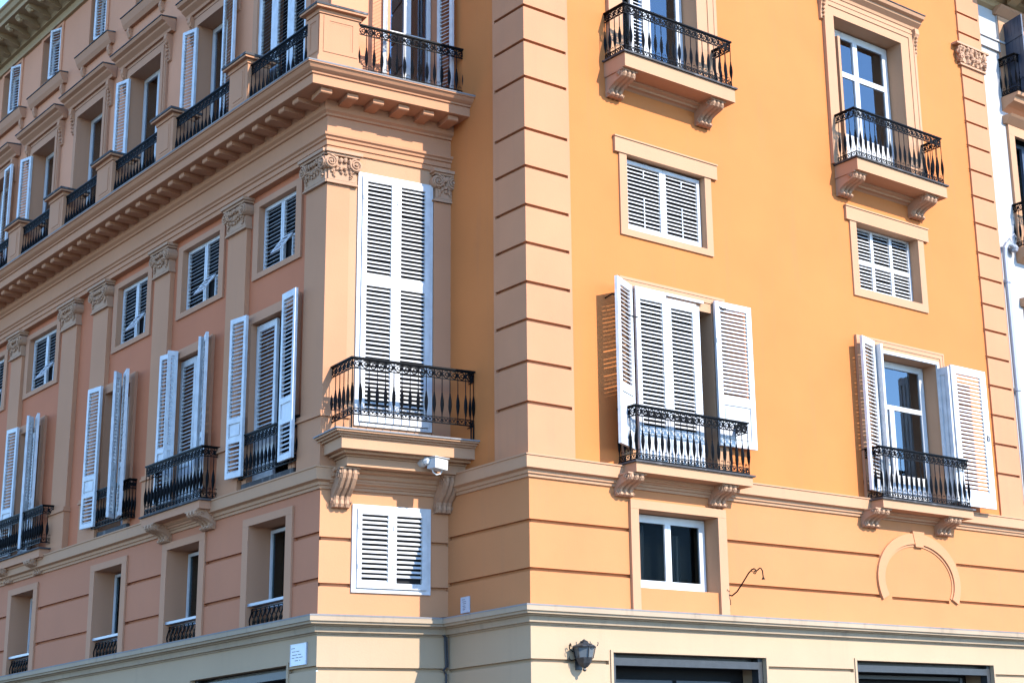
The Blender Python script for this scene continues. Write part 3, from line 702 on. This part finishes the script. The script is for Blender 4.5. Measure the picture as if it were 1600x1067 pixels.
# --- A ground floor openings
def shopdoor(F, u0, u1, zt, lab, inner, parent=bld):
    m = MB()
    m.box(F, u0-.045, u0-.001, .001, .02, 0, zt+.035); m.box(F, u1+.001, u1+.03, .001, .02, 0, zt+.035); m.box(F, u0, u1, .001, .02, zt+.001, zt+.035)
    d = m.build("doorway", CREAM, parent, label=lab)
    m = MB(); m.box(F, u0+.002, u0+.10, -.20, -.06, 0, zt-.003); m.box(F, u1-.10, u1-.002, -.20, -.06, 0, zt-.003); m.box(F, u0+.10, u1-.10, -.20, -.06, zt-.165, zt-.06)
    m.box(F, u0+.002, u1-.002, -.3, -.2, zt-.06, zt-.003)
    m.build("frame", STEEL, d)
    if inner:
        for a, b in inner:
            m = MB(); m.box(F, a, b, -.40, -.36, .1, 3.20)
            for zz in ((2.2, 3.10), (1.1, 2.05), (.2, 1.0)):
                m.box(F, a+.08, b-.08, -.36, -.345, zz[0], zz[1]); m.box(F, a+.13, b-.13, -.345, -.33, zz[0]+.05, zz[1]-.05)
            m.build("door", DARKDOOR, d)
    return d
d = shopdoor(A, 1.40, 4.36, 3.53, "dark doorway with panelled double door beside the lantern", [(1.72, 2.80), (2.88, 3.96)])
d = shopdoor(A, 6.37, 9.83, 3.545, "dark doorway below the blind_arch", None)
m = MB(); m.box(A, 9.35, 9.42, -.42, -.35, 0, 3.35); m.box(A, 6.6, 9.42, -.42, -.37, 3.30, 3.36); m.build("inner_frame", DARKDOOR, d)
d = shopdoor(D, 2.97, 5.90, 3.51, "dark shop doorway on the shaded side", None)

# --- C tall shutters and small shutters
m = MB(); m.box(C, .47, .53, -.01, .03, 6.78, 10.59); m.box(C, 1.615, 1.675, -.01, .03, 6.78, 10.59); m.box(C, .53, 1.615, -.01, .03, 10.54, 10.59); m.box(C, .53, 1.615, -.01, .03, 6.78, 6.83)
wn = m.build("window", WHITE, bld, label="very tall white shuttered window of the bay")
m = MB(); m.box(C, .53, 1.615, .002, .006, 6.83, 10.54); m.build("backing", DARK, wn)  # near-black sheet on the uncut wall, paints shade into the louvre gaps
for a, b in ((.533, 1.070), (1.073, 1.612)):
    F = Frame(C.P(a, .009, 0)[:2], C.t, C.n); w_ = b-a
    shutter(F, w_, 6.84, 10.535, [(.075, w_-.075, 6.98, 8.86, 'l'), (.075, w_-.075, 9.02, 10.46, 'l')], wn, hinge=(7.3, 10.2))
m = MB(); m.box(C, .47, .535, -.01, .03, 4.44, 5.66); m.box(C, 1.60, 1.665, -.01, .03, 4.44, 5.66); m.box(C, .535, 1.60, -.01, .03, 5.60, 5.66); m.box(C, .535, 1.60, -.01, .03, 4.44, 4.495)
wn = m.build("window", WHITE, bld, label="small white shuttered window under the bay balcony")
m = MB(); m.box(C, .535, 1.60, .002, .006, 4.495, 5.60); m.build("backing", DARK, wn)  # same painted shade, a dark sheet behind the small pair of leaves
for a, b, lo in ((.538, 1.065, 4.58), (1.068, 1.597, 4.66)):
    F = Frame(C.P(a, .009, 0)[:2], C.t, C.n); w_ = b-a
    shutter(F, w_, 4.50, 5.595, [(.065, w_-.065, 4.58, 5.525, 'l')] if lo < 4.6 else [(.06, w_-.075, 4.58, 4.66, 'x'), (.06, w_-.075, 4.661, 5.525, 'l')], wn, hinge=(4.8, 5.35), pitch=.068)
# --- C upper door with leaves opened outwards
m = MB(); m.box(C, .90, .979, -.119, -.05, 11.95, 15.05); m.box(C, 1.801, 1.88, -.119, -.05, 11.95, 15.05); m.box(C, .98, 1.80, -.14, -.05, 15.0, 15.05)
wn = m.build("window", PINKWALL, bld, label="glazed door behind the corner parapet railing")
casement(C, .99, 1.79, 11.96, 14.98, -.32, wn, trans=(13.15,), fr=.07, gmat=GLASSB)
F = leaf_frame(C, .95, -.08, 118); shutter(F, .34, 11.98, 14.9, leafpan(.34, 11.98, 14.9, .06), wn)
F = leaf_frame(C, 1.82, -.08, 74); shutter(F, .34, 11.98, 14.9, leafpan(.34, 11.98, 14.9, .06), wn)

# --- D small louvred windows
for k, (a, b) in enumerate(smD):
    m = MB(); w0, w1 = a-.165, b+.17
    m.box(D, w0, a, -.079, -.045, 9.44, 10.71); m.box(D, b, w1, -.079, -.045, 9.44, 10.71); m.box(D, a, b, -.079, -.045, 9.44, 9.53); m.box(D, a, b, -.079, -.045, 10.61, 10.71)
    wn = m.build("window", TRIMD, bld)
    m = MB(); m.box(D, a+.002, b-.002, -.225, -.215, 9.54, 10.605); m.build("gap_shade", DARK, wn)  # added near-black sheet, stands in for the shade behind these louvres
    w_ = (b-a-.02)/2
    for i in range(2):
        F = Frame(D.P(a+.005+i*(w_+.01), -.19, 0)[:2], D.t, D.n)
        if i == 0:
            pn = [(.045, w_-.045, 9.93, 10.55, 'l'), (.045, w_*.42, 9.60, 9.91, 'l'), (w_*.47, w_-.045, 9.60, 9.91, 'x')]
        else: pn = [(.045, w_-.045, 9.60, 10.55, 'l')]
        shutter(F, w_, 9.54, 10.605, pn, wn, pitch=.064, cov=.52)
        if i == 0:                                                     # little hatch tilted outwards
            m = MB(); h0, h1 = w_*.42, w_-.03
            def tl(u, s, e): return F.P(u, .04+.20*s+e, 9.96-.30*s)
            for s0, s1, ua, ub in ((0, .12, h0, h1), (.88, 1, h0, h1), (.12, .88, h0, h0+.05), (.12, .88, h1-.05, h1), (.3, .4, h0+.05, h1-.05), (.55, .65, h0+.05, h1-.05), (.75, .82, h0+.05, h1-.05)):
                m.hexa([tl(ua, s1, 0), tl(ub, s1, 0), tl(ub, s0, 0), tl(ua, s0, 0), tl(ua, s1, .02), tl(ub, s1, .02), tl(ub, s0, .02), tl(ua, s0, .02)])
            m.build("shutter_hatch", WHITE, wn)

# --- D french windows with their railings
def french_D(a, b, inner, left, right, kind, lab):
    wn = surround(D, a, b, 6.28, 8.73, .16, -.079, -.03, TRIMD, label=lab)
    mid = (a+b)/2
    if inner:
        for i, (p, q) in enumerate(((a+.01, mid-.005), (mid+.005, b-.01))):
            if i in inner:
                F = Frame(D.P(p, -.16, 0)[:2], D.t, D.n); w_ = q-p
                shutter(F, w_, 6.31, 8.70, [(.07, w_-.07, 7.05, 8.60, 'l'), (.07, w_-.07, 6.42, 6.92, 'p')], wn, cov=.58)
    casement(D, a+.01, b-.01, 6.30, 8.72, -.42, wn, fr=.08)
    for uu, oo, ang, wd_ in left:
        F = leaf_frame(D, uu, oo, ang)
        shutter(F, wd_, 6.37, 8.85, [(.055, wd_-.055, 7.28, 8.77, 'l'), (.055, wd_-.055, 6.98, 7.20, 'p'), (.055, wd_-.055, 6.45, 6.90, 'l')], wn, cov=.58)
    for uu, oo, ang, wd_ in right:
        F = leaf_frame(D, uu, oo, ang)
        shutter(F, wd_, 6.37, 8.87, [(.055, wd_-.055, 7.28, 8.77, 'l'), (.055, wd_-.055, 6.98, 7.20, 'p'), (.055, wd_-.055, 6.45, 6.90, 'l')], wn, cov=.58, flip=ang > 90)
    m = MB(); m.box(D, a-.15, b+.15, -.078, -.02, 6.20, 6.278); m.build("sill", LEAD, wn)
    if kind == 'flat':
        e = [D.P(b+.12, -.07, 0)[:2], D.P(b+.12, .035, 0)[:2], D.P(a-.34, .035, 0)[:2], D.P(a-.34, -.07, 0)[:2]]
        railing(e[::-1], 6.34, 7.0, .115, "railing", wn)
    return wn
french_D(3.15, 4.42, (1,), [(4.38, .05, 8, .40)], [(3.20, .13, 177, .43)], 'flat', "french window nearest the corner on the shaded side")
french_D(5.90, 7.00, (0, 1), [(6.93, .0, 10, .40), (6.90, .0, 75, .16)], [(5.95, .02, 160, .36), (5.99, .02, 120, .10)], 'none', "french window with the projecting balcony, shaded side")
french_D(8.75, 9.78, (), [(9.72, .05, 8, .42)], [(8.80, .09, 164, .40), (8.84, .14, 130, .20)], 'flat', "french window open and dark, shaded side")
french_D(12.72, 13.72, (1,), [(13.66, .03, 8, .40)], [(12.77, .07, 164, .40), (12.81, .12, 130, .18)], 'none', "far french window over a shallow balcony")
balcony(D, 5.22, 7.24, 6.15, .15, .32, 6.97, [(5.30, 5.66), (6.80, 7.14)], "projecting balcony of the shaded side", bd=.30, bh=.28, slabmat=TRIMD, spacing=.115)
balcony(D, 11.72, 14.15, 6.27, .17, .22, 7.05, [(12.02, 12.36), (13.45, 13.8)], "shallow balcony far along the shaded side", bd=.24, bh=.26, slabmat=TRIMD, railz0=6.36, spacing=.115)

# --- D first floor windows
for k, (a, b) in enumerate(loD):
    m = MB(); wl_, wr_ = .185, .175
    m.box(D, a-wl_, a, .001, .03, 4.10, 5.60); m.box(D, b, b+wr_, .001, .03, 4.10, 5.60); m.box(D, a-wl_, b+wr_, .001, .03, 5.602, 5.715)
    wn = m.build("window", TRIMD, bld)
    casement(D, a+.01, b-.01, 4.42, 5.56, -.33, wn, fr=.05)
    m = MB(); m.box(D, a+.01, b-.01, -.50, -.34, 4.10, 4.42); m.build("apron", TRIMD, wn)
    m = MB(); m.box(D, a+.0, b, -.16, .0, 4.435, 4.475); m.build("sill", ZINC, wn)
    m = MB(); n = 8; d = (b-a-.06)/n
    F = Frame(D.P(a+.03, -.06, 0)[:2], D.t, D.n)
    m.box(F, 0, n*d, -.01, .01, 4.39, 4.405); m.box(F, 0, n*d, -.01, .01, 4.125, 4.14)
    for i in range(n+1):
        m.tube([F.P(i*d+.03*math.sin(t*math.pi*2/6), .03*math.sin(t*math.pi/6), 4.13+.27*t/6) for t in range(7)], .010, 4)
        if i < n:
            curl(m, F, (i+.5)*d, 4.32, .05, 0, math.pi*2, .008, 9); curl(m, F, (i+.5)*d, 4.20, .045, math.pi, -math.pi*1.2, .008, 9, .4)
    m.build("window_guard", IRON, wn)

# --- D upper floor
for k, (a, b, t) in enumerate(upD):
    if k == 0:
        m = MB(); m.box(D, a-.14, a, -.119, -.07, 11.95, t+.14); m.box(D, b, b+.14, -.119, -.07, 11.95, t+.14); m.box(D, a, b, -.119, -.07, t, t+.14)
        wn = m.build("window", TRIMD, bld, label="shuttered window behind the first parapet bay"); w_ = (b-a-.02)/3
        for i in range(3):
            F = Frame(D.P(a+.005+i*(w_+.005), -.15, 0)[:2], D.t, D.n); shutter(F, w_, 11.97, t-.02, leafpan(w_, 11.97, t-.02, .10), wn)
        continue
    wn = surround(D, a, b, 11.95, t, .19, -.119, -.075, TRIMD)
    hood(Frame((D.org[0]+.09, 0), D.t, D.n), a-.42, b+.42, t+.50, .26, wn, TRIMD, .24)
    m = MB(); m.box(D, a-.28, b+.28, -.15, -.07, t+.20, t+.255); m.build("frieze", TRIMD, wn)
    DF = Frame((D.org[0]+.11, 0), D.t, D.n)
    for uu in (a-.25, b+.25): dropping(DF, uu, t+.24, wn, TRIMD, .06)
    casement(D, a+.01, b-.01, 11.97, t-.01, -.33, wn, trans=(13.45,), fr=.08, gmat=GLASSB)
    lf = {1: (1, 1), 2: (1, 1), 3: (0, 0), 4: (1, 0), 5: (1, 1)}[k]
    if lf[0]:
        F = leaf_frame(D, b-.03, -.06, 14); shutter(F, .36, 11.98, t-.06, leafpan(.36, 11.98, t-.06, .06), wn)
    if lf[1]:
        lw, lt = ((.24, 14.42) if k == 2 else (.44, t+.05)); F = leaf_frame(D, a+.25 if k == 2 else a+.03, -.17 if k == 2 else .03, 179 if k == 2 else 177); shutter(F, lw, 11.98, lt, leafpan(lw, 11.98, lt, .055), wn, flip=True, cov=.6)
for k, (a, b) in enumerate(tpD):
    m = MB(); m.box(D, a-.10, a, -.119, -.095, 16.02, 17.33); m.box(D, b, b+.10, -.119, -.095, 16.02, 17.33); m.box(D, a, b, -.119, -.095, 17.25, 17.33)
    wn = m.build("window", PINKWALL, bld)
    casement(D, a+.01, b-.01, 16.1, 17.24, -.30, wn, fr=.07, gmat=GLASSB)
    m = MB(); m.extrude(D, a-.45, b+.32, [(-.14, 15.80), (-.05, 15.80), (.0, 15.88), (.03, 15.97), (.04, 16.01), (-.14, 16.02)]); m.extrude(D, a-.46, b+.33, [(-.14, 16.022), (.055, 16.012), (.055, 16.03), (-.14, 16.05)], 1)
    sl = m.build("sill", [TRIMD, LEAD], wn)
    for uu in (a-.30, b+.17):
        m = MB(); m.extrude(D, uu-.05, uu+.05, [(-.14, 15.80), (-.05, 15.80), (-.04, 15.72), (-.08, 15.62), (-.14, 15.58)]); m.build("bracket", TRIMD, wn)
    if k in (2, 3, 1):
        F = leaf_frame(D, a+.03, -.16, 20); shutter(F, .34, 16.13, 17.22, leafpan(.34, 16.13, 17.22, .05), wn)

# --- eaves all round
ev = MB(); ev.sweep(path, [(-.15, 17.30), (-.06, 17.31), (-.05, 17.36), (-.09, 17.37), (-.09, 17.52), (-.02, 17.53), (.0, 17.60), (.06, 17.66), (.08, 17.72), (.52, 17.74), (.53, 17.82), (.58, 17.84), (.62, 17.93), (.66, 17.95), (.66, 18.0), (-.3, 18.08)])
ev = ev.build("eaves", OCHRE, bld)
u = 2.6
while u < 30:
    m = MB(); m.extrude(D, u-.09, u+.09, [(.0, 17.735), (.46, 17.735), (.47, 17.68), (.42, 17.64), (.30, 17.62), (.12, 17.56), (.0, 17.54)]); m.blob(D.P(u, .38, 17.65), .075, jit=.1); m.build("modillion", OCHRE, bld); u += .56

# --- carved capital on the right block strip
m = MB()
for i in range(7):
    for j in range(4):
        p = A.P(10.30+.125*i+random.uniform(-.03, .03), .07+.03*(j/3), 14.97+.075*j+random.uniform(-.015, .015)); m.blob(p, random.uniform(.045, .06), sz=1.1, jit=.3)
for i in (0, 3, 6):
    for k in range(5): m.blob(A.P(10.30+.125*i+.02*math.sin(k*2), .11, 15.0+.05*k), .05-.004*k, jit=.3)
m.box(A, 10.19, 11.17, -.02, .15, 15.24, 15.28); m.box(A, 10.30, 11.12, -.02, .07, 14.92, 15.24); m.box(A, 10.34, 11.13, -.02, .075, 14.86, 14.90)
spiral(m, A, 10.33, 15.13, .10, .09, 2, -1, .015); spiral(m, A, 11.04, 15.13, .10, .09, 2, 1, .015)
m.build("capital", STONE, bld, label="carved leafy capital on the far block strip")

# ------------------------------------------------------------------ white neighbour
nb = thing("neighbour_house", "sunlit white house with blue grey shutters adjoining the orange building on the right", "building", (11.1, 0, 0))
N = Frame((-11.1, .12), (1, 0), (0, -1))            # local to the empty at x = 11.1
m = MB(); m.wall(N, 11.102, 22, 0, 17.5, [(12.05, 13.2, 14.6, 16.2, .4, 1), (12.05, 13.2, 11.5, 14.1, .4, 1), (12.05, 13.2, 8.6, 10.3, .4, 1)]); m.build("wall", [WHITEWALL, DARK, WHITEWALL], nb)
m = MB(); m.box(N, 11.10, 22, -.02, .05, 15.60, 15.80); m.box(N, 11.10, 22, -.02, .08, 15.80, 15.84); m.box(N, 11.86, 11.98, -.02, .035, 15.842, 16.50); m.build("band", WHITEWALL, nb)
m = MB(); m.sweep([(11, .12), (.0, .12)], [(0, 16.50), (.08, 16.55), (.10, 16.68), (.20, 16.74), (.22, 16.80), (.85, 16.84), (.88, 17.0), (.95, 17.05), (.95, 17.15), (-.3, 17.3)])
for k in range(14): m.extrude(N, 11.3+.7*k, 11.55+.7*k, [(.22, 16.84), (.75, 16.84), (.72, 16.76), (.4, 16.70), (.22, 16.62)])
m.build("eaves", OCHRE, nb)
def nb_window(z0, z1, lab, leaf):
    m = MB(); m.box(N, 11.87, 12.049, .001, .06, z0, z1); m.box(N, 13.201, 13.38, .001, .06, z0, z1); m.box(N, 11.87, 13.38, -.02, .06, z1+.002, z1+.2); m.extrude(N, 11.78, 13.47, [(-.02, z1+.21), (.06, z1+.21), (.2, z1+.32), (.24, z1+.36), (-.02, z1+.38)])
    wn = m.build("window", TRIM, nb, label=lab)
    g_ = MB(); g_.box(N, 12.06, 13.19, -.26, -.24, z0, z1); g_.build("pane", GLASS, wn)
    m = MB(); m.box(N, 12.05, 12.13, -.24, -.18, z0, z1); m.box(N, 12.58, 12.68, -.24, -.18, z0, z1); m.box(N, 13.12, 13.2, -.24, -.18, z0, z1); m.box(N, 12.13, 13.12, -.235, -.185, z1-.08, z1); m.box(N, 12.13, 13.12, -.235, -.185, z0, z0+.1); m.build("casement", BLUEGREY, wn)
    if leaf:
        for a, ang in ((12.06, 102), (13.19, 40)):
            F = leaf_frame(N, a, .06, ang); m = MB()
            for i in range(5): m.box(F, .105*i+.003, .105*i+.102, 0, .03, z0+.05, z1+.05)
            m.box(F, 0, .53, .03, .045, z0+.3, z0+.4); m.box(F, 0, .53, .03, .045, z1-.4, z1-.3); m.build("shutter", BLUEGREY, wn)
    return wn
nb_window(14.62, 16.2, "upper window with plank shutters", True); nb_window(11.5, 13.85, "tall window over its iron balcony", False); nb_window(8.6, 10.1, "lower window", False)
def nb_balcony(z, rail, lab):
    m = MB(); m.extrude(N, 11.80, 13.6, [(-.02, z), (.42, z), (.40, z-.06), (.34, z-.08), (.30, z-.16), (.12, z-.22), (-.02, z-.30)]); b = m.build("balcony", TRIM, nb, label=lab)
    e = [N.P(11.84, 0, 0)[:2], N.P(11.84, .38, 0)[:2], N.P(13.55, .38, 0)[:2], N.P(13.55, 0, 0)[:2]]
    railing(e, z+.03, rail, .125, "railing", b)
nb_balcony(14.62, 15.45, "upper balcony at the picture's edge"); nb_balcony(11.48, 12.38, "lower balcony at the picture's edge")
m = MB()
pp = [N.P(11.62, .05, 11.40), N.P(11.58, .12, 11.44), N.P(11.48, .12, 11.47), N.P(11.37, .12, 11.45), N.P(11.31, .11, 11.36), N.P(11.30, .10, 11.2)]+[N.P(11.30, .10, z) for z in (9, 6, 3, .2)]
m.tube(pp, .05, 10)
for z in (10.7, 8.6, 6.5, 4.4): m.tube([N.P(11.30, .10, z-.03), N.P(11.30, .10, z+.03)], .066, 10); m.box(N, 11.29, 11.43, .01, .09, z-.012, z+.012)
m.blob(N.P(11.62, .10, 11.42), .09, jit=.1); m.tube([N.P(11.62, .1, 11.48), N.P(11.60, .1, 11.66), N.P(11.66, .1, 11.72), N.P(11.72, .1, 11.66)], .012, 5)
m.build("drainpipe", ZINC, nb)

# ------------------------------------------------------------------ small things on the walls
def local(F, u, o, z):
    """frame whose origin is the point itself (parts are built relative to the thing's empty)"""
    return Frame((0, 0), F.t, F.n), F.P(u, o, z)
F, p = local(A, .79, .14, 3.30)
t = thing("wall_lantern", "black half lantern on the cream wall between the corner and the doorway", "lamp", p)
m = MB(); n = 6
def hexring(r): return [(r*math.cos(math.pi*2*i/n+.3), r*math.sin(math.pi*2*i/n+.3)) for i in range(n)]
m.lathe((0, 0, 0), [(.012, -.05), (.03, -.03), (.018, -.005), (.05, .01), (.095, .06), (.12, .115), (.125, .13), (.115, .132)], 6)
for x, y in hexring(.118):
    m.tube([(x, y, .12), (x*1.28, y*1.28, .265)], .007, 4)
m.tube([(F.t[0]*0, .0, .05), (0, .13, .08)], .015, 5); m.box(F, -.05, .05, -.14, -.12, -.02, .16)
m.build("lantern_frame", LANTERN, t)
m = MB(); a, b = hexring(.110), hexring(.142)
for i in range(n): m.face([(*a[i], .13), (*a[(i+1) % n], .13), (*b[(i+1) % n], .265), (*b[i], .265)])
m.build("lantern_glass", LGLASS, t)
m = MB(); m.lathe((0, 0, 0), [(.17, .262), (.178, .275), (.165, .288), (.09, .315), (.06, .335), (.065, .345), (.03, .36), (.012, .375)], 6)
for x, y in hexring(.172): m.tube([(x, y, .28), (x*1.08, y*1.08, .30), (x*1.1, y*1.1, .325), (x*1.04, y*1.04, .33)], .006, 4)
m.build("lantern_roof", LANTERN, t)
m = MB(); m.tube([(-.02, .13, .20), (-.12, .10, .22), (-.19, .08, .25), (-.20, .07, .30), (-.17, .07, .31), (-.165, .08, .285)], .008, 5); m.tube([(-.02, .13, .12), (-.14, .11, .10), (-.19, .10, .13), (-.17, .10, .15)], .007, 5)
m.build("scroll", IRON, t)

F, p = local(A, 3.62, .02, 4.43)
t = thing("lamp_bracket", "thin wrought iron swan neck arm beside the low square window", "lamp arm", p)
m = MB()
m.tube([(0, 0, 0), (.03, -.06, -.02), (.04, -.16, .03), (.06, -.28, .16), (.09, -.37, .28), (.10, -.43, .325), (.11, -.47, .335)], .011, 6)
m.tube([(.11, -.47, .335), (.115, -.49, .32), (.12, -.50, .285), (.12, -.47, .26), (.115, -.45, .27), (.118, -.465, .30), (.125, -.50, .30), (.13, -.53, .315), (.135, -.56, .335), (.14, -.58, .33), (.15, -.60, .29), (.155, -.605, .19)], .009, 6)
m.tube([(.095, -.42, .315), (.10, -.44, .29), (.105, -.455, .30)], .006, 4)
m.lathe((.155, -.605, .165), [(.028, 0), (.022, .012), (.010, .03)], 8)
m.build("arm", IRON, t)
m = MB(); m.box(F, -.015, .015, -.02, .0, -.19, .08)
m.tube([(0, -.01, .08), (-.03, -.03, .07), (-.05, -.02, .02), (-.055, -.01, -.10)], .007, 5); m.tube([(.01, -.01, -.02), (.03, -.02, -.08), (.035, -.02, -.15), (.0, -.02, -.13), (-.02, -.015, -.17), (-.02, -.01, -.20)], .006, 5)
m.blob((.0, -.02, .05), .018); m.build("wall_plate", IRON, t)

F, p = local(C, 1.50, .60, 6.19)
t = thing("security_camera", "white box camera on a ball mount under the bay balcony", "camera", p)
TF = leaf_frame(F, 0, 0, -18)
m = MB(); m.hexa([TF.P(-.13, -.09, -.06), TF.P(.11, -.09, -.075), TF.P(.11, .07, -.075), TF.P(-.13, .07, -.06), TF.P(-.13, -.09, .085), TF.P(.12, -.09, .07), TF.P(.12, .07, .07), TF.P(-.13, .07, .085)])
m.box(TF, -.15, .14, -.10, .085, .088, .098); m.build("housing", CAMWHITE, t)
m = MB(); m.tube([F.P(-.17, -.17, .05), F.P(-.17, -.05, .05)], [.075, .06], 14); m.blob(F.P(-.17, -.03, .05), .06); m.tube([F.P(-.17, -.03, .05), F.P(-.05, .0, .03)], .03, 8); m.build("mount", CAMWHITE, t)
m = MB(); m.tube([F.P(-.09, -.02, -.06), F.P(-.07, -.02, -.11), F.P(-.02, -.02, -.14), F.P(.04, -.02, -.12), F.P(.07, -.02, -.07)], .011, 6); m.build("cable", CAMWHITE, t)

def plate(F0, u0, u1, z0, z1, name, lab, rows, cat="notice"):
    F, p = local(F0, (u0+u1)/2, .002, z0); w_ = (u1-u0)/2; h = z1-z0
    m = MB(); m.box(F, -w_, w_, 0, .02, 0, h); m.box(F, -w_-.006, -w_, 0, .024, -.006, h+.006); m.box(F, w_, w_+.006, 0, .024, -.006, h+.006); m.box(F, -w_, w_, 0, .024, -.006, 0); m.box(F, -w_, w_, 0, .024, h, h+.006)
    o = m.build(name, PLATE); o.location = p; tag(o, lab, cat)
    m = MB()
    for z, segs in rows:                                               # worn, unreadable strokes
        for a, b in segs: m.box(F, -w_+2*w_*a, -w_+2*w_*b, .0205, .0215, h*z, h*z+h*.035)
    m.build("lettering", INK, o)
# u runs away from the viewer's right on the side fronts, so the rows start at high u
plate(D, 2.44, 2.86, 3.49, 3.77, "notice_plate", "larger white notice plate over the shaded shop doorway", [(.80, [(.72, .95)]), (.64, [(.42, .62), (.66, .9)]), (.48, [(.3, .5), (.56, .88)]), (.34, [(.2, .42), (.47, .66), (.72, .9)]), (.20, [(.35, .42), (.5, .7)])])
plate(B, 1.40, 1.585, 4.165, 4.375, "notice_plate", "small white notice plate low on the shaded orange return wall", [(.84, [(.5, .9)]), (.70, [(.35, .82)]), (.57, [(.35, .75)]), (.42, [(.45, .8)]), (.30, [(.4, .75)]), (.18, [(.45, .78)])])
F, p = local(B, 1.86, .02, 0)
m = MB(); pts = [(.0, -.18, 4.13), (-.06, -.08, 4.115), (-.16, .0, 4.11), (-.27, .04, 4.10), (-.26, .05, 4.03), (-.12, .05, 3.92), (-.05, .05, 3.86), (-.035, .055, 3.6), (-.03, .05, 3.45), (-.075, .05, 3.40), (-.03, .05, 3.35), (-.03, .05, 2.2), (-.03, .05, 0)]
m.tube([(x, y, z) for x, y, z in pts], .017, 6); m.tube([(x+.02, y-.02, z-.01) for x, y, z in pts[:9]], .010, 5)
o = m.build("wall_cable", CABLE); o.location = p; tag(o, "dark cable running down the inner corner of the building", "cable")
